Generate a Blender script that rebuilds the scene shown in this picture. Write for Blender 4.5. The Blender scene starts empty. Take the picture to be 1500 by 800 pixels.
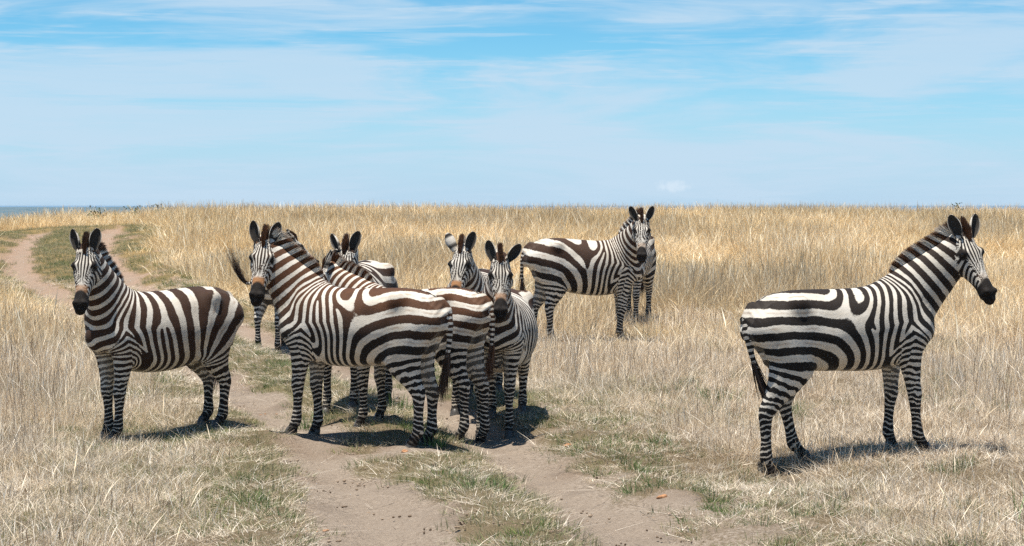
import bpy, math, random
import numpy as np
from math import radians as R, sin, cos, pi

random.seed(7)
rng = np.random.default_rng(11)
S = bpy.context.scene

# ------------------------------------------------------------------ camera, world, sun, exposure
HC = 2.05                    # eye height above the track in front of the camera
FPX = 3540.0                 # focal length in pixels of a 1500 px wide frame
cam_d = bpy.data.cameras.new('camera')
cam_d.sensor_width = 36.0
cam_d.lens = FPX / 1500 * 36
cam_d.clip_start = 0.1
cam_d.clip_end = 60000
cam = bpy.data.objects.new('camera', cam_d)
S.collection.objects.link(cam)
cam.location = (0, 0, HC)
cam.rotation_euler = (R(90) - math.atan(98 / FPX), 0, 0)
S.camera = cam

SUN_EL = 81.0
sun_vec = np.array([-0.86, -0.5, 0.0]); sun_vec /= np.linalg.norm(sun_vec)
sun_vec = np.array([sun_vec[0] * cos(R(SUN_EL)), sun_vec[1] * cos(R(SUN_EL)), sin(R(SUN_EL))])

W = bpy.data.worlds.new('World'); S.world = W; W.use_nodes = True
nt = W.node_tree; nt.nodes.clear()
def wn(t, **kw):
    n = nt.nodes.new(t)
    for k, v in kw.items(): setattr(n, k, v)
    return n
out = wn('ShaderNodeOutputWorld'); bg = wn('ShaderNodeBackground')
sky = wn('ShaderNodeTexSky', sky_type='NISHITA', sun_disc=False)
sky.sun_elevation = R(SUN_EL); sky.sun_rotation = math.atan2(sun_vec[0], sun_vec[1])
sky.altitude = 1600; sky.air_density = 0.75; sky.dust_density = 0.0; sky.ozone_density = 3.0
bg.inputs['Strength'].default_value = 0.075
tc = wn('ShaderNodeTexCoord')
def cloud_noise(scale, loc, detail, rough, dist, lo, hi):
    mp = wn('ShaderNodeMapping'); mp.inputs['Scale'].default_value = scale; mp.inputs['Location'].default_value = loc
    no = wn('ShaderNodeTexNoise'); no.inputs['Scale'].default_value = 1.0
    no.inputs['Detail'].default_value = detail; no.inputs['Roughness'].default_value = rough
    no.inputs['Distortion'].default_value = dist
    mr = wn('ShaderNodeMapRange', interpolation_type='SMOOTHSTEP')
    mr.inputs['From Min'].default_value = lo; mr.inputs['From Max'].default_value = hi
    nt.links.new(tc.outputs['Generated'], mp.inputs['Vector']); nt.links.new(mp.outputs['Vector'], no.inputs['Vector'])
    nt.links.new(no.outputs['Fac'], mr.inputs['Value'])
    return mr.outputs['Result']
c1 = cloud_noise((6.5, 2, 52), (3.1, 0.4, 1.7), 6, 0.58, 0.7, 0.40, 0.64)
c2 = cloud_noise((16, 3, 260), (1.3, 0.2, 4.1), 5, 0.62, 0.4, 0.50, 0.76)
ad = wn('ShaderNodeMath', operation='MULTIPLY_ADD'); ad.inputs[1].default_value = 0.58
nt.links.new(c2, ad.inputs[0])
m1 = wn('ShaderNodeMath', operation='MULTIPLY'); m1.inputs[1].default_value = 0.78
nt.links.new(c1, m1.inputs[0]); nt.links.new(m1.outputs[0], ad.inputs[2])
cl = wn('ShaderNodeClamp'); cl.inputs['Max'].default_value = 0.8
nt.links.new(ad.outputs[0], cl.inputs['Value'])
tint = wn('ShaderNodeMix', data_type='RGBA', blend_type='MULTIPLY'); tint.inputs['Factor'].default_value = 1.0
SKY_TINT = (0.57, 1.05, 1.13, 1)
tint.inputs['B'].default_value = SKY_TINT
nt.links.new(sky.outputs['Color'], tint.inputs['A'])
CLOUD = (5.05, 6.5, 7.85, 1); VEIL = (4.45, 6.1, 7.6, 1)
# pale veil of dust and moisture low over the horizon, then the thin cirrus in front of it
sx = wn('ShaderNodeSeparateXYZ'); nt.links.new(tc.outputs['Generated'], sx.inputs[0])
vl = wn('ShaderNodeMapRange', interpolation_type='SMOOTHSTEP'); vl.inputs['From Min'].default_value = 0.075; vl.inputs['From Max'].default_value = -0.004
vl.inputs['To Max'].default_value = 1.0
nt.links.new(sx.outputs['Z'], vl.inputs['Value'])
mv = wn('ShaderNodeMix', data_type='RGBA'); mv.inputs['B'].default_value = VEIL
nt.links.new(vl.outputs['Result'], mv.inputs['Factor']); nt.links.new(tint.outputs['Result'], mv.inputs['A'])
mx = wn('ShaderNodeMix', data_type='RGBA'); mx.inputs['B'].default_value = CLOUD
cf = wn('ShaderNodeMapRange', interpolation_type='SMOOTHSTEP'); cf.inputs['From Min'].default_value = 0.40; cf.inputs['From Max'].default_value = 0.15
nt.links.new(sx.outputs['Z'], cf.inputs['Value'])
cm = wn('ShaderNodeMath', operation='MULTIPLY'); nt.links.new(cl.outputs['Result'], cm.inputs[0]); nt.links.new(cf.outputs['Result'], cm.inputs[1])
nt.links.new(cm.outputs[0], mx.inputs['Factor']); nt.links.new(mv.outputs['Result'], mx.inputs['A'])
# one small fair-weather cloud just over the ridge
pm = wn('ShaderNodeMapping'); pm.inputs['Location'].default_value = (-0.0664 / 0.0085, 0, -0.0082 / 0.0030); pm.inputs['Scale'].default_value = (1 / 0.0085, 0, 1 / 0.0030)
nt.links.new(tc.outputs['Generated'], pm.inputs['Vector'])
ln_ = wn('ShaderNodeVectorMath', operation='LENGTH'); nt.links.new(pm.outputs['Vector'], ln_.inputs[0])
pn_ = wn('ShaderNodeTexNoise'); pn_.inputs['Scale'].default_value = 420; pn_.inputs['Detail'].default_value = 4
nt.links.new(tc.outputs['Generated'], pn_.inputs['Vector'])
pa = wn('ShaderNodeMath', operation='MULTIPLY_ADD'); pa.inputs[1].default_value = 1.4; nt.links.new(pn_.outputs['Fac'], pa.inputs[0]); nt.links.new(ln_.outputs['Value'], pa.inputs[2])
pr = wn('ShaderNodeMapRange', interpolation_type='SMOOTHSTEP'); pr.inputs['From Min'].default_value = 1.75; pr.inputs['From Max'].default_value = 0.9; pr.inputs['To Max'].default_value = 0.7
nt.links.new(pa.outputs[0], pr.inputs['Value'])
sy_n = wn('ShaderNodeMath', operation='GREATER_THAN'); sy_n.inputs[1].default_value = 0.0; nt.links.new(sx.outputs['Y'], sy_n.inputs[0])
pq = wn('ShaderNodeMath', operation='MULTIPLY'); nt.links.new(pr.outputs['Result'], pq.inputs[0]); nt.links.new(sy_n.outputs[0], pq.inputs[1])
mp2 = wn('ShaderNodeMix', data_type='RGBA'); mp2.inputs['B'].default_value = (6.3, 7.4, 8.4, 1)
nt.links.new(pq.outputs[0], mp2.inputs['Factor']); nt.links.new(mx.outputs['Result'], mp2.inputs['A'])
nt.links.new(mp2.outputs['Result'], bg.inputs['Color'])
nt.links.new(bg.outputs['Background'], out.inputs['Surface'])

sl = bpy.data.lights.new('sun', 'SUN'); sl.energy = 5.0; sl.angle = R(0.53); sl.color = (1.0, 0.94, 0.84)
sun = bpy.data.objects.new('sun', sl); S.collection.objects.link(sun)
from mathutils import Vector
sun.rotation_euler = Vector(sun_vec).to_track_quat('Z', 'Y').to_euler()
sun.location = (-20, -10, 60)

S.view_settings.view_transform = 'Standard'; S.view_settings.look = 'None'
S.view_settings.exposure = 0.59; S.view_settings.gamma = 1.0; S.view_settings.use_curve_mapping = False
S.cycles.max_bounces = 6; S.cycles.diffuse_bounces = 3; S.cycles.transparent_max_bounces = 4
S.cycles.use_denoising = False

# ------------------------------------------------------------------ small helpers
def tag(o, label=None, cat=None, group=None, kind=None):
    if label: o['label'] = label
    if cat: o['category'] = cat
    if group: o['group'] = group
    if kind: o['kind'] = kind
    return o
def link(o, parent=None):
    S.collection.objects.link(o)
    if parent: o.parent = parent
    return o
def mesh_from(name, V, F, mat=None, smooth=True):
    """V (n,3) array; F list of faces or (m,4)/(m,3) int array"""
    me = bpy.data.meshes.new(name)
    V = np.ascontiguousarray(V, np.float32)
    if isinstance(F, np.ndarray):
        k = F.shape[1]; nf = len(F)
        me.vertices.add(len(V)); me.vertices.foreach_set('co', V.ravel())
        me.loops.add(nf * k); me.loops.foreach_set('vertex_index', np.ascontiguousarray(F, np.int32).ravel())
        me.polygons.add(nf); me.polygons.foreach_set('loop_start', np.arange(0, nf * k, k, dtype=np.int32))
        me.update(calc_edges=True); me.validate()
    else:
        me.from_pydata([tuple(map(float, v)) for v in V], [], F)
    if smooth: me.polygons.foreach_set('use_smooth', np.ones(len(me.polygons), bool))
    if mat: me.materials.append(mat)
    return me
def vattr(me, name, arr):
    a = me.attributes.new(name, 'FLOAT', 'POINT'); a.data.foreach_set('value', np.ascontiguousarray(arr, np.float32))
def smooth01(e0, e1, x):
    t = np.clip((x - e0) / (e1 - e0), 0, 1); return t * t * (3 - 2 * t)
def vnoise(x, y, seed=0):
    """2-D value noise in 0..1"""
    x = np.asarray(x, float); y = np.asarray(y, float)
    xi = np.floor(x).astype(np.int64); yi = np.floor(y).astype(np.int64); fx = x - xi; fy = y - yi
    fx = fx * fx * (3 - 2 * fx); fy = fy * fy * (3 - 2 * fy)
    def h(a, b):
        n = (a * 374761393 + b * 668265263 + seed * 1274126177) & 0x7fffffff
        n = ((n ^ (n >> 13)) * 1274126177) & 0x7fffffff
        return ((n ^ (n >> 16)) & 0xffff) / 65535.0
    return (h(xi, yi) * (1 - fx) + h(xi + 1, yi) * fx) * (1 - fy) + (h(xi, yi + 1) * (1 - fx) + h(xi + 1, yi + 1) * fx) * fy
def fbm(x, y, seed=0, o=3):
    return sum(vnoise(np.asarray(x) * 2 ** i, np.asarray(y) * 2 ** i, seed + i) * 0.5 ** i for i in range(o)) / sum(0.5 ** i for i in range(o))

# node helper for object materials
class NT:
    def __init__(s, name):
        s.m = bpy.data.materials.new(name); s.m.use_nodes = True; s.t = s.m.node_tree
        s.b = s.t.nodes['Principled BSDF']; s.out = s.t.nodes['Material Output']
    def n(s, t, ins=None, **kw):
        n = s.t.nodes.new(t)
        for k, v in kw.items(): setattr(n, k, v)
        for k, v in (ins or {}).items(): s.put(n.inputs[k], v)
        return n
    def put(s, sock, v):
        if isinstance(v, bpy.types.NodeSocket): s.t.links.new(v, sock)
        else: sock.default_value = v
    def set(s, **kw):
        for k, v in kw.items(): s.put(s.b.inputs[k.replace('_', ' ')], v)
    def math(s, op, a, b=0.0, c=0.0, clamp=False):
        n = s.n('ShaderNodeMath', {0: a, 1: b, 2: c}, operation=op); n.use_clamp = clamp; return n.outputs[0]
    def mix(s, f, a, b, bt='MIX'):
        n = s.n('ShaderNodeMix', data_type='RGBA', blend_type=bt)
        s.put(n.inputs['Factor'], f); s.put(n.inputs['A'], a); s.put(n.inputs['B'], b); return n.outputs['Result']
    def attr(s, name, typ='GEOMETRY'):
        n = s.n('ShaderNodeAttribute', attribute_name=name, attribute_type=typ); return n.outputs['Fac']
    def noise(s, scale, detail=3, rough=0.55, vec=None, dist=0.0):
        n = s.n('ShaderNodeTexNoise', {'Scale': scale, 'Detail': detail, 'Roughness': rough, 'Distortion': dist})
        if vec is not None: s.put(n.inputs['Vector'], vec)
        return n.outputs['Fac']
    def pos(s): return s.n('ShaderNodeNewGeometry').outputs['Position']
    def obj(s): return s.n('ShaderNodeTexCoord').outputs['Object']
    def smooth(s, lo, hi, v):
        return s.n('ShaderNodeMapRange', {'Value': v, 'From Min': lo, 'From Max': hi}, interpolation_type='SMOOTHSTEP').outputs['Result']
    def ramp(s, f, stops):
        n = s.n('ShaderNodeValToRGB', {'Fac': f}); e = n.color_ramp.elements
        while len(e) < len(stops): e.new(0.5)
        for x, (p, c) in zip(e, stops): x.position = p; x.color = (*c, 1)
        return n.outputs['Color']
    def bump(s, h, strength=0.3, dist=0.01):
        n = s.n('ShaderNodeBump', {'Height': h, 'Strength': strength, 'Distance': dist})
        s.put(s.b.inputs['Normal'], n.outputs['Normal'])
def C4(r, g, b): return (r, g, b, 1)

# ------------------------------------------------------------------ terrain
DK = np.array([-600, 0, 10, 18, 20, 24, 29, 33, 40, 46, 55, 62, 75, 100, 200, 600, 9000])
HAZE = 1.3e-4
DV = np.array([2.3, 2.05, 2.05, 1.95, 1.87, 1.77, 1.68, 1.60, 1.2, .85, .5, .32, .60, 2.2, 12, 38, 38])
_yy = np.arange(-600, 1000, 0.5); _dd = np.interp(_yy, DK, DV)
_k = np.exp(-0.5 * (np.arange(-12, 13) * 0.5 / 1.6) ** 2); _k /= _k.sum()
_ds = np.convolve(np.pad(_dd, 12, mode='edge'), _k, 'valid')
RUT_L = np.array([(-0.3, 2), (-0.42, 8), (-0.54, 12.78), (-0.72, 14.2), (-1.08, 16.66), (-1.5, 18.92), (-1.79, 20.39), (-2.27, 22.28), (-2.79, 24.38), (-4.13, 29.22), (-5.77, 34.06), (-7.29, 37.93), (-8.55, 41.76), (-9.57, 47.26), (-10.17, 50.86), (-10.61, 53.79), (-10.91, 55.99)])
RUT_R = np.array([(1.3, 2), (1.25, 8), (1.10, 12.78), (0.80, 14.2), (0.40, 16.66), (0.06, 18.73), (-0.2, 20.24), (-0.52, 21.43), (-1.0, 23.21), (-1.83, 26.27), (-2.94, 29.76), (-4.35, 34.25), (-5.68, 37.93), (-6.78, 41.76), (-7.67, 45.24), (-8.13, 47.74), (-8.53, 50.31), (-8.92, 53.18), (-9.19, 55.53)])
BUMPS = [(-1.73, 19.65, .12, .5, .7), (-.70, 19.2, -.09, .4, .5), (-2.95, 20.1, -.06, .9, .9), (1.75, 18.1, -.17, .8, .9), (3.15, 18.9, .04, .8, .9)]
def pdist(x, y, P):
    best = np.full(np.shape(x), 1e9)
    for (ax, ay), (bx, by) in zip(P[:-1], P[1:]):
        dx, dy = bx - ax, by - ay
        t = np.clip(((x - ax) * dx + (y - ay) * dy) / (dx * dx + dy * dy), 0, 1)
        best = np.minimum(best, np.hypot(x - ax - t * dx, y - ay - t * dy))
    return best
def rut_hw(y, side):
    w = np.where(y > 0, 0.24, 0) + (0.24 if side == 'L' else 0.10) * (1 - smooth01(14.5, 19.0, y))
    return w - 0.04 * smooth01(30, 40, y)
def rut_d(x, y):
    """distance outside the wheel ruts (negative inside), with a ragged edge"""
    x = np.asarray(x, float); y = np.asarray(y, float)
    r = np.minimum(pdist(x, y, RUT_L) - rut_hw(y, 'L'), pdist(x, y, RUT_R) - rut_hw(y, 'R'))
    for bx, by, sx_, sy_ in ((1.05, 16.3, .22, .4), (-.78, 18.8, .34, .4)):
        r = np.minimum(r, 0.35 * (np.hypot((x - bx) / sx_, (y - by) / sy_) - 1))
    return r + 0.36 * (fbm(x * 1.7, y * 0.9, 5) - 0.5) + 0.16 * (vnoise(x * 7, y * 3.5, 9) - 0.5)
def worn(x, y, r):
    """patches of broken bare soil on the banks of the track"""
    mid = (x < np.interp(y, RUT_R[:, 1], RUT_R[:, 0])) & (x > np.interp(y, RUT_L[:, 1], RUT_L[:, 0]))
    return smooth01(0.53, 0.66, fbm(x * 1.5 + 40, y * 0.8, 51)) * (1 - smooth01(0.7, 1.7, r)) * np.where(mid, .25, .62)
def ground_z(x, y):
    x = np.asarray(x, float); y = np.asarray(y, float)
    z = HC - np.interp(y, _yy, _ds)
    z = np.where(y > 900, HC - 38, z)
    z = z - 0.016 * np.maximum(0, -x - 9) ** 2 * smooth01(38, 58, y) * (1 - smooth01(70, 120, y))
    near = (1 - smooth01(80, 120, np.hypot(x, y)))
    z = z + near * (0.16 * smooth01(42, 52, y) * (fbm(x * 0.16, y * 0.1, 27) - 0.5) + 0.10 * (fbm(x * 0.35, y * 0.35, 21) - 0.5) + 0.035 * (vnoise(x * 1.6, y * 1.6, 31) - 0.5))
    for bx, by, am, sx, sy in BUMPS: z = z + am * np.exp(-((x - bx) / sx) ** 2 - ((y - by) / sy) ** 2)
    lr = pdist(x, y, RUT_L); rr = pdist(x, y, RUT_R)
    z = z - 0.095 * (np.exp(-(lr / 0.33) ** 2) + np.exp(-(rr / 0.33) ** 2)) * near
    z = z + 0.03 * (np.exp(-((lr - 0.72) / 0.2) ** 2) + np.exp(-((rr - 0.72) / 0.2) ** 2)) * near
    return z
def at(px, py, d):
    """the point at depth d seen at a pixel of the 1500x800 photograph"""
    return np.array([(px - 750) * d / FPX, d, HC - (py - 302) * d / FPX])

def axis(fine, ratio, end):
    a = list(fine); st = a[1] - a[0]
    while a[0] > -end: a.insert(0, a[0] - st); st *= ratio
    st = a[-1] - a[-2]
    while a[-1] < end: a.append(a[-1] + st); st *= ratio
    return np.array(a)
gx = axis(np.concatenate([np.arange(-12, -4, 0.13), np.arange(-4, 4, 0.07), np.arange(4, 12, 0.2)]), 1.22, 9000)
gy = axis(np.concatenate([np.arange(10, 24, 0.06), np.arange(24, 40, 0.13), np.arange(40, 66, 0.3)]), 1.22, 9000)
gy = gy[gy > -700]
GX, GY = np.meshgrid(gx, gy)
GZ = ground_z(GX, GY)
nx, ny = len(gx), len(gy)
rd = rut_d(GX, GY)
lumps = (1 - smooth01(30, 45, GY)) * (np.abs(GX) < 6)
GZ += lumps * (0.03 * (fbm(GX * 4, GY * 4, 71) - 0.5) + 0.018 * (vnoise(GX * 11, GY * 11, 77) - 0.5) + 0.02 * smooth01(.7, .9, vnoise(GX * 8, GY * 8, 79)))
GV = np.stack([GX.ravel(), GY.ravel(), GZ.ravel()], 1)
ii = (np.arange(ny - 1)[:, None] * nx + np.arange(nx - 1)[None]).ravel()
GF = np.stack([ii, ii + 1, ii + nx + 1, ii + nx], 1)
bare = 1 - smooth01(-0.12, 0.22, rd)
extra = worn(GX, GY, rd) * 0.95 * (GY < 60)
bare = np.maximum(bare, extra).ravel()
green = (smooth01(0.35, 0.75, fbm(GX * 0.6, GY * 0.35, 61)) * (1 - smooth01(0.3, 2.2, np.abs(rd - 0.5)))).ravel()
far = smooth01(22, 45, GY).ravel()
wheel = (1 - smooth01(-.22, -.02, rd)).ravel()

g = NT('ground_soil')
P = g.pos()
n1 = g.noise(3.0, 5, 0.6, P); n2 = g.noise(38, 5, 0.65, P); n3 = g.noise(170, 3, 0.6, P); n4 = g.noise(0.7, 3, 0.5, P)
soil = g.ramp(n2, [(0.28, (0.19, 0.145, 0.108)), (0.5, (0.385, 0.312, 0.245)), (0.72, (0.52, 0.435, 0.355))])
soil = g.mix(g.smooth(0.55, 0.8, n1), soil, C4(0.46, 0.385, 0.31))
soil = g.mix(g.math('MULTIPLY', g.smooth(0.45, 0.68, n4), 0.65), soil, C4(0.27, 0.195, 0.14))
n5 = g.noise(1.9, 4, 0.6, P)
soil = g.mix(g.math('MULTIPLY', g.smooth(0.52, 0.68, n5), 0.5), soil, C4(0.215, 0.17, 0.135))
soil = g.mix(g.math('MULTIPLY', g.attr('far'), 0.7), soil, C4(0.44, 0.29, 0.205))
soil = g.mix(g.math('MULTIPLY', g.attr('wheel'), 0.55), soil, g.mix(n2, C4(0.31, 0.245, 0.19), C4(0.44, 0.36, 0.285)))
soil = g.mix(g.smooth(0.66, 0.76, n3), soil, C4(0.17, 0.115, 0.07))
thatch = g.ramp(n3, [(0.3, (0.085, 0.06, 0.035)), (0.5, (0.22, 0.165, 0.10)), (0.7, (0.40, 0.32, 0.21))])
thatch = g.mix(g.math('MULTIPLY', g.attr('green'), 0.25), thatch, C4(0.15, 0.17, 0.06))
thatch = g.mix(g.math('MULTIPLY', g.attr('far'), 0.6), thatch, C4(0.36, 0.25, 0.10))
fb = g.smooth(0.25, 0.75, g.math('ADD', g.attr('bare'), g.math('MULTIPLY', g.math('SUBTRACT', n2, 0.5), 1.3)))
g.set(Base_Color=g.mix(fb, thatch, soil), Roughness=0.95, Specular_IOR_Level=0.15)
vo = g.n('ShaderNodeTexVoronoi', {'Vector': P, 'Scale': 5.5, 'Randomness': 1.0}, feature='SMOOTH_F1').outputs['Distance']
dent = g.math('MULTIPLY', g.smooth(0.34, 0.16, vo), g.smooth(.42, .6, n1))     # old hoof prints in the dust
hb = g.math('ADD', g.math('MULTIPLY', n2, 1.0), g.math('MULTIPLY', n3, 0.45))
hb = g.math('SUBTRACT', hb, g.math('MULTIPLY', dent, 0.9))
g.bump(hb, 0.9, 0.045)

fcx = GV[GF].mean(1)
rd_f = rut_d(fcx[:, 0], fcx[:, 1])
is_path = (rd_f < 0.02) & (fcx[:, 1] < 57) & (fcx[:, 1] > 3)
full = mesh_from('full', GV, GF)
nrm = np.zeros(len(GV) * 3, np.float32); full.vertices.foreach_get('normal', nrm); nrm = nrm.reshape(-1, 3)
bpy.data.meshes.remove(full)
for nm, sel in (('ground', ~is_path), ('path', is_path)):
    F = GF[sel]; used = np.unique(F); remap = np.full(len(GV), -1); remap[used] = np.arange(len(used))
    me = mesh_from(nm, GV[used], remap[F], g.m)
    for an, arr in (('bare', bare), ('green', green), ('far', far), ('wheel', wheel)): vattr(me, an, arr[used])
    me.normals_split_custom_set_from_vertices([tuple(v) for v in nrm[used]])
    o = link(bpy.data.objects.new(nm, me)); o['kind'] = 'structure'

# far hills beyond the ridge, low on the left
hx = np.linspace(-3400, 2600, 140); hy = np.linspace(0, 1, 14)
HX, HT = np.meshgrid(hx, hy)
prof = 1 - np.abs(HT * 2 - 1) ** 1.6
top = 38.7 - 2.5 * fbm(hx / 150, hx * 0, 81, 4) - 3 * smooth01(-900, -620, hx) - 26 * smooth01(-420, -150, hx) 
HZ = (HC - 38.5) + prof * top[None] - 1.5 * fbm(HX / 60, HT * 12, 83) * prof
HYv = 5200 + HT * 1500 + 90 * (fbm(HX / 200, HT * 4, 85) - 0.5)
ii = (np.arange(13)[:, None] * 140 + np.arange(139)[None]).ravel()
hm = NT('hill_scrub')
hn = hm.noise(0.02, 5, 0.6, hm.pos())
hm.set(Base_Color=hm.ramp(hn, [(0.35, (0.05, 0.07, 0.03)), (0.65, (0.13, 0.125, 0.06))]), Roughness=1.0)
me = mesh_from('hills', np.stack([HX.ravel(), HYv.ravel(), HZ.ravel()], 1), np.stack([ii, ii + 1, ii + 141, ii + 140], 1), hm.m)
o = link(bpy.data.objects.new('hills', me)); o['kind'] = 'structure'

# the air: blue distance over the far plain
hz_ = bpy.data.materials.new('haze_air'); hz_.use_nodes = True
ht = hz_.node_tree; ht.nodes.clear()
ho = ht.nodes.new('ShaderNodeOutputMaterial'); pv = ht.nodes.new('ShaderNodeVolumePrincipled')
pv.inputs['Color'].default_value = (0.40, 0.70, 1.0, 1); pv.inputs['Density'].default_value = HAZE; pv.inputs['Anisotropy'].default_value = 0.2
ht.links.new(pv.outputs['Volume'], ho.inputs['Volume'])
bx = [(sx_ * 13000, sy_, z_) for z_ in (HC - 40, HC + 0.6) for sx_, sy_ in ((-1, -900), (1, -900), (1, 11500), (-1, 11500))]
o = link(bpy.data.objects.new('haze', mesh_from('haze', np.array(bx), [(0, 3, 2, 1), (4, 5, 6, 7), (0, 1, 5, 4), (1, 2, 6, 5), (2, 3, 7, 6), (3, 0, 4, 7)], hz_, smooth=False)))
o['kind'] = 'stuff'

# ------------------------------------------------------------------ zebra materials
z = NT('zebra_coat')
ob = z.obj()
jit = z.math('MULTIPLY', z.math('SUBTRACT', z.noise(55, 3, 0.6, ob), 0.5), 0.13)
jit2 = z.math('MULTIPLY', z.math('SUBTRACT', z.noise(190, 2, 0.6, ob), 0.5), 0.30)
wob = z.math('MULTIPLY', z.math('SUBTRACT', z.noise(7.0, 2, 0.5, ob), 0.5), 0.42)
ph = z.math('ADD', z.attr('phase'), z.math('MULTIPLY', wob, z.attr('wob')))
ph = z.math('ADD', ph, z.math('MULTIPLY', z.math('MULTIPLY', z.math('SUBTRACT', z.noise(13, 3, 0.55, ob), 0.5), 1.7), z.attr('legs')))
cs = z.math('COSINE', z.math('MULTIPLY', z.math('ADD', ph, z.math('MULTIPLY', jit, z.attr('jit'))), 2 * pi))
val = z.math('SUBTRACT', z.math('ADD', cs, z.math('MULTIPLY', jit2, z.attr('jit'))), z.attr('thr'))
stripe = z.smooth(-0.16, 0.16, val)
stripe = z.math('MULTIPLY', stripe, z.math('SUBTRACT', 1.0, z.attr('white')))
hairn = z.noise(120, 4, 0.7, ob)
patch = z.noise(5, 3, 0.6, ob)
white = z.mix(z.smooth(0.35, 0.75, patch), C4(0.67, 0.625, 0.555), C4(0.54, 0.485, 0.405))
white = z.mix(z.math('MULTIPLY', z.attr('dust'), 0.75), white, C4(0.46, 0.37, 0.27))
white = z.mix(z.math('MULTIPLY', z.smooth(0.5, 0.8, hairn), 0.22), white, C4(0.42, 0.38, 0.33))
shd = z.math('MULTIPLY', z.math('MULTIPLY', z.smooth(-0.86, -0.99, cs), z.attr('faint_stripe')), z.smooth(.4, .62, z.noise(9, 3, 0.6, ob)))  # faint brown stripes in the white between broad rump bands, coat pattern
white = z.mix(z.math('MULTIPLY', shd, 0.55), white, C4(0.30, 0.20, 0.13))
brn = z.math('MULTIPLY', z.attr('brown'), z.math('ADD', 0.45, z.math('MULTIPLY', z.noise(11, 4, 0.65, ob), 1.1)), clamp=True)
blk = z.mix(brn, C4(0.014, 0.012, 0.011), C4(0.115, 0.047, 0.020))
blk = z.mix(z.math('MULTIPLY', z.smooth(0.45, 0.8, hairn), 0.35), blk, z.mix(brn, C4(0.05, 0.04, 0.034), C4(0.22, 0.11, 0.055)))
col = z.mix(stripe, white, blk)
col = z.mix(z.attr('tan'), col, z.mix(z.smooth(0.4, 0.7, hairn), C4(0.42, 0.215, 0.10), C4(0.29, 0.135, 0.06)))
col = z.mix(z.attr('dark'), col, z.mix(hairn, C4(0.004, 0.0035, 0.0035), C4(0.022, 0.016, 0.013)))
z.set(Base_Color=col, Roughness=0.68, Specular_IOR_Level=0.13, Sheen_Weight=0.03, Sheen_Roughness=0.5)
z.bump(z.math('ADD', hairn, z.noise(14, 3, 0.5, ob)), 0.32, 0.014)

hr = NT('zebra_hair')
cs = hr.math('COSINE', hr.math('MULTIPLY', hr.attr('phase'), 2 * pi))
st = hr.smooth(-0.2, 0.2, hr.math('SUBTRACT', cs, hr.attr('thr')))
rs = hr.attr('rnd')
dk = hr.mix(hr.attr('brown'), C4(0.022, 0.016, 0.013), C4(0.15, 0.062, 0.026))
dk = hr.mix(rs, dk, hr.mix(0.5, dk, C4(0.15, 0.08, 0.045)))
base = hr.mix(st, C4(0.80, 0.75, 0.67), dk)
tipf = hr.smooth(0.62, 1.05, hr.attr('tip'))
hr.set(Base_Color=hr.mix(hr.math('MULTIPLY', tipf, hr.attr('tipmix')), base, dk), Roughness=0.6, Specular_IOR_Level=0.3)

hf = NT('zebra_hoof')
hv = hf.noise(30, 3, 0.6, hf.obj())
hf.set(Base_Color=hf.mix(hv, C4(0.03, 0.028, 0.028), C4(0.11, 0.10, 0.09)), Roughness=0.42)
ey = NT('zebra_eye'); ey.set(Base_Color=C4(0.008, 0.006, 0.005), Roughness=0.08)

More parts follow.
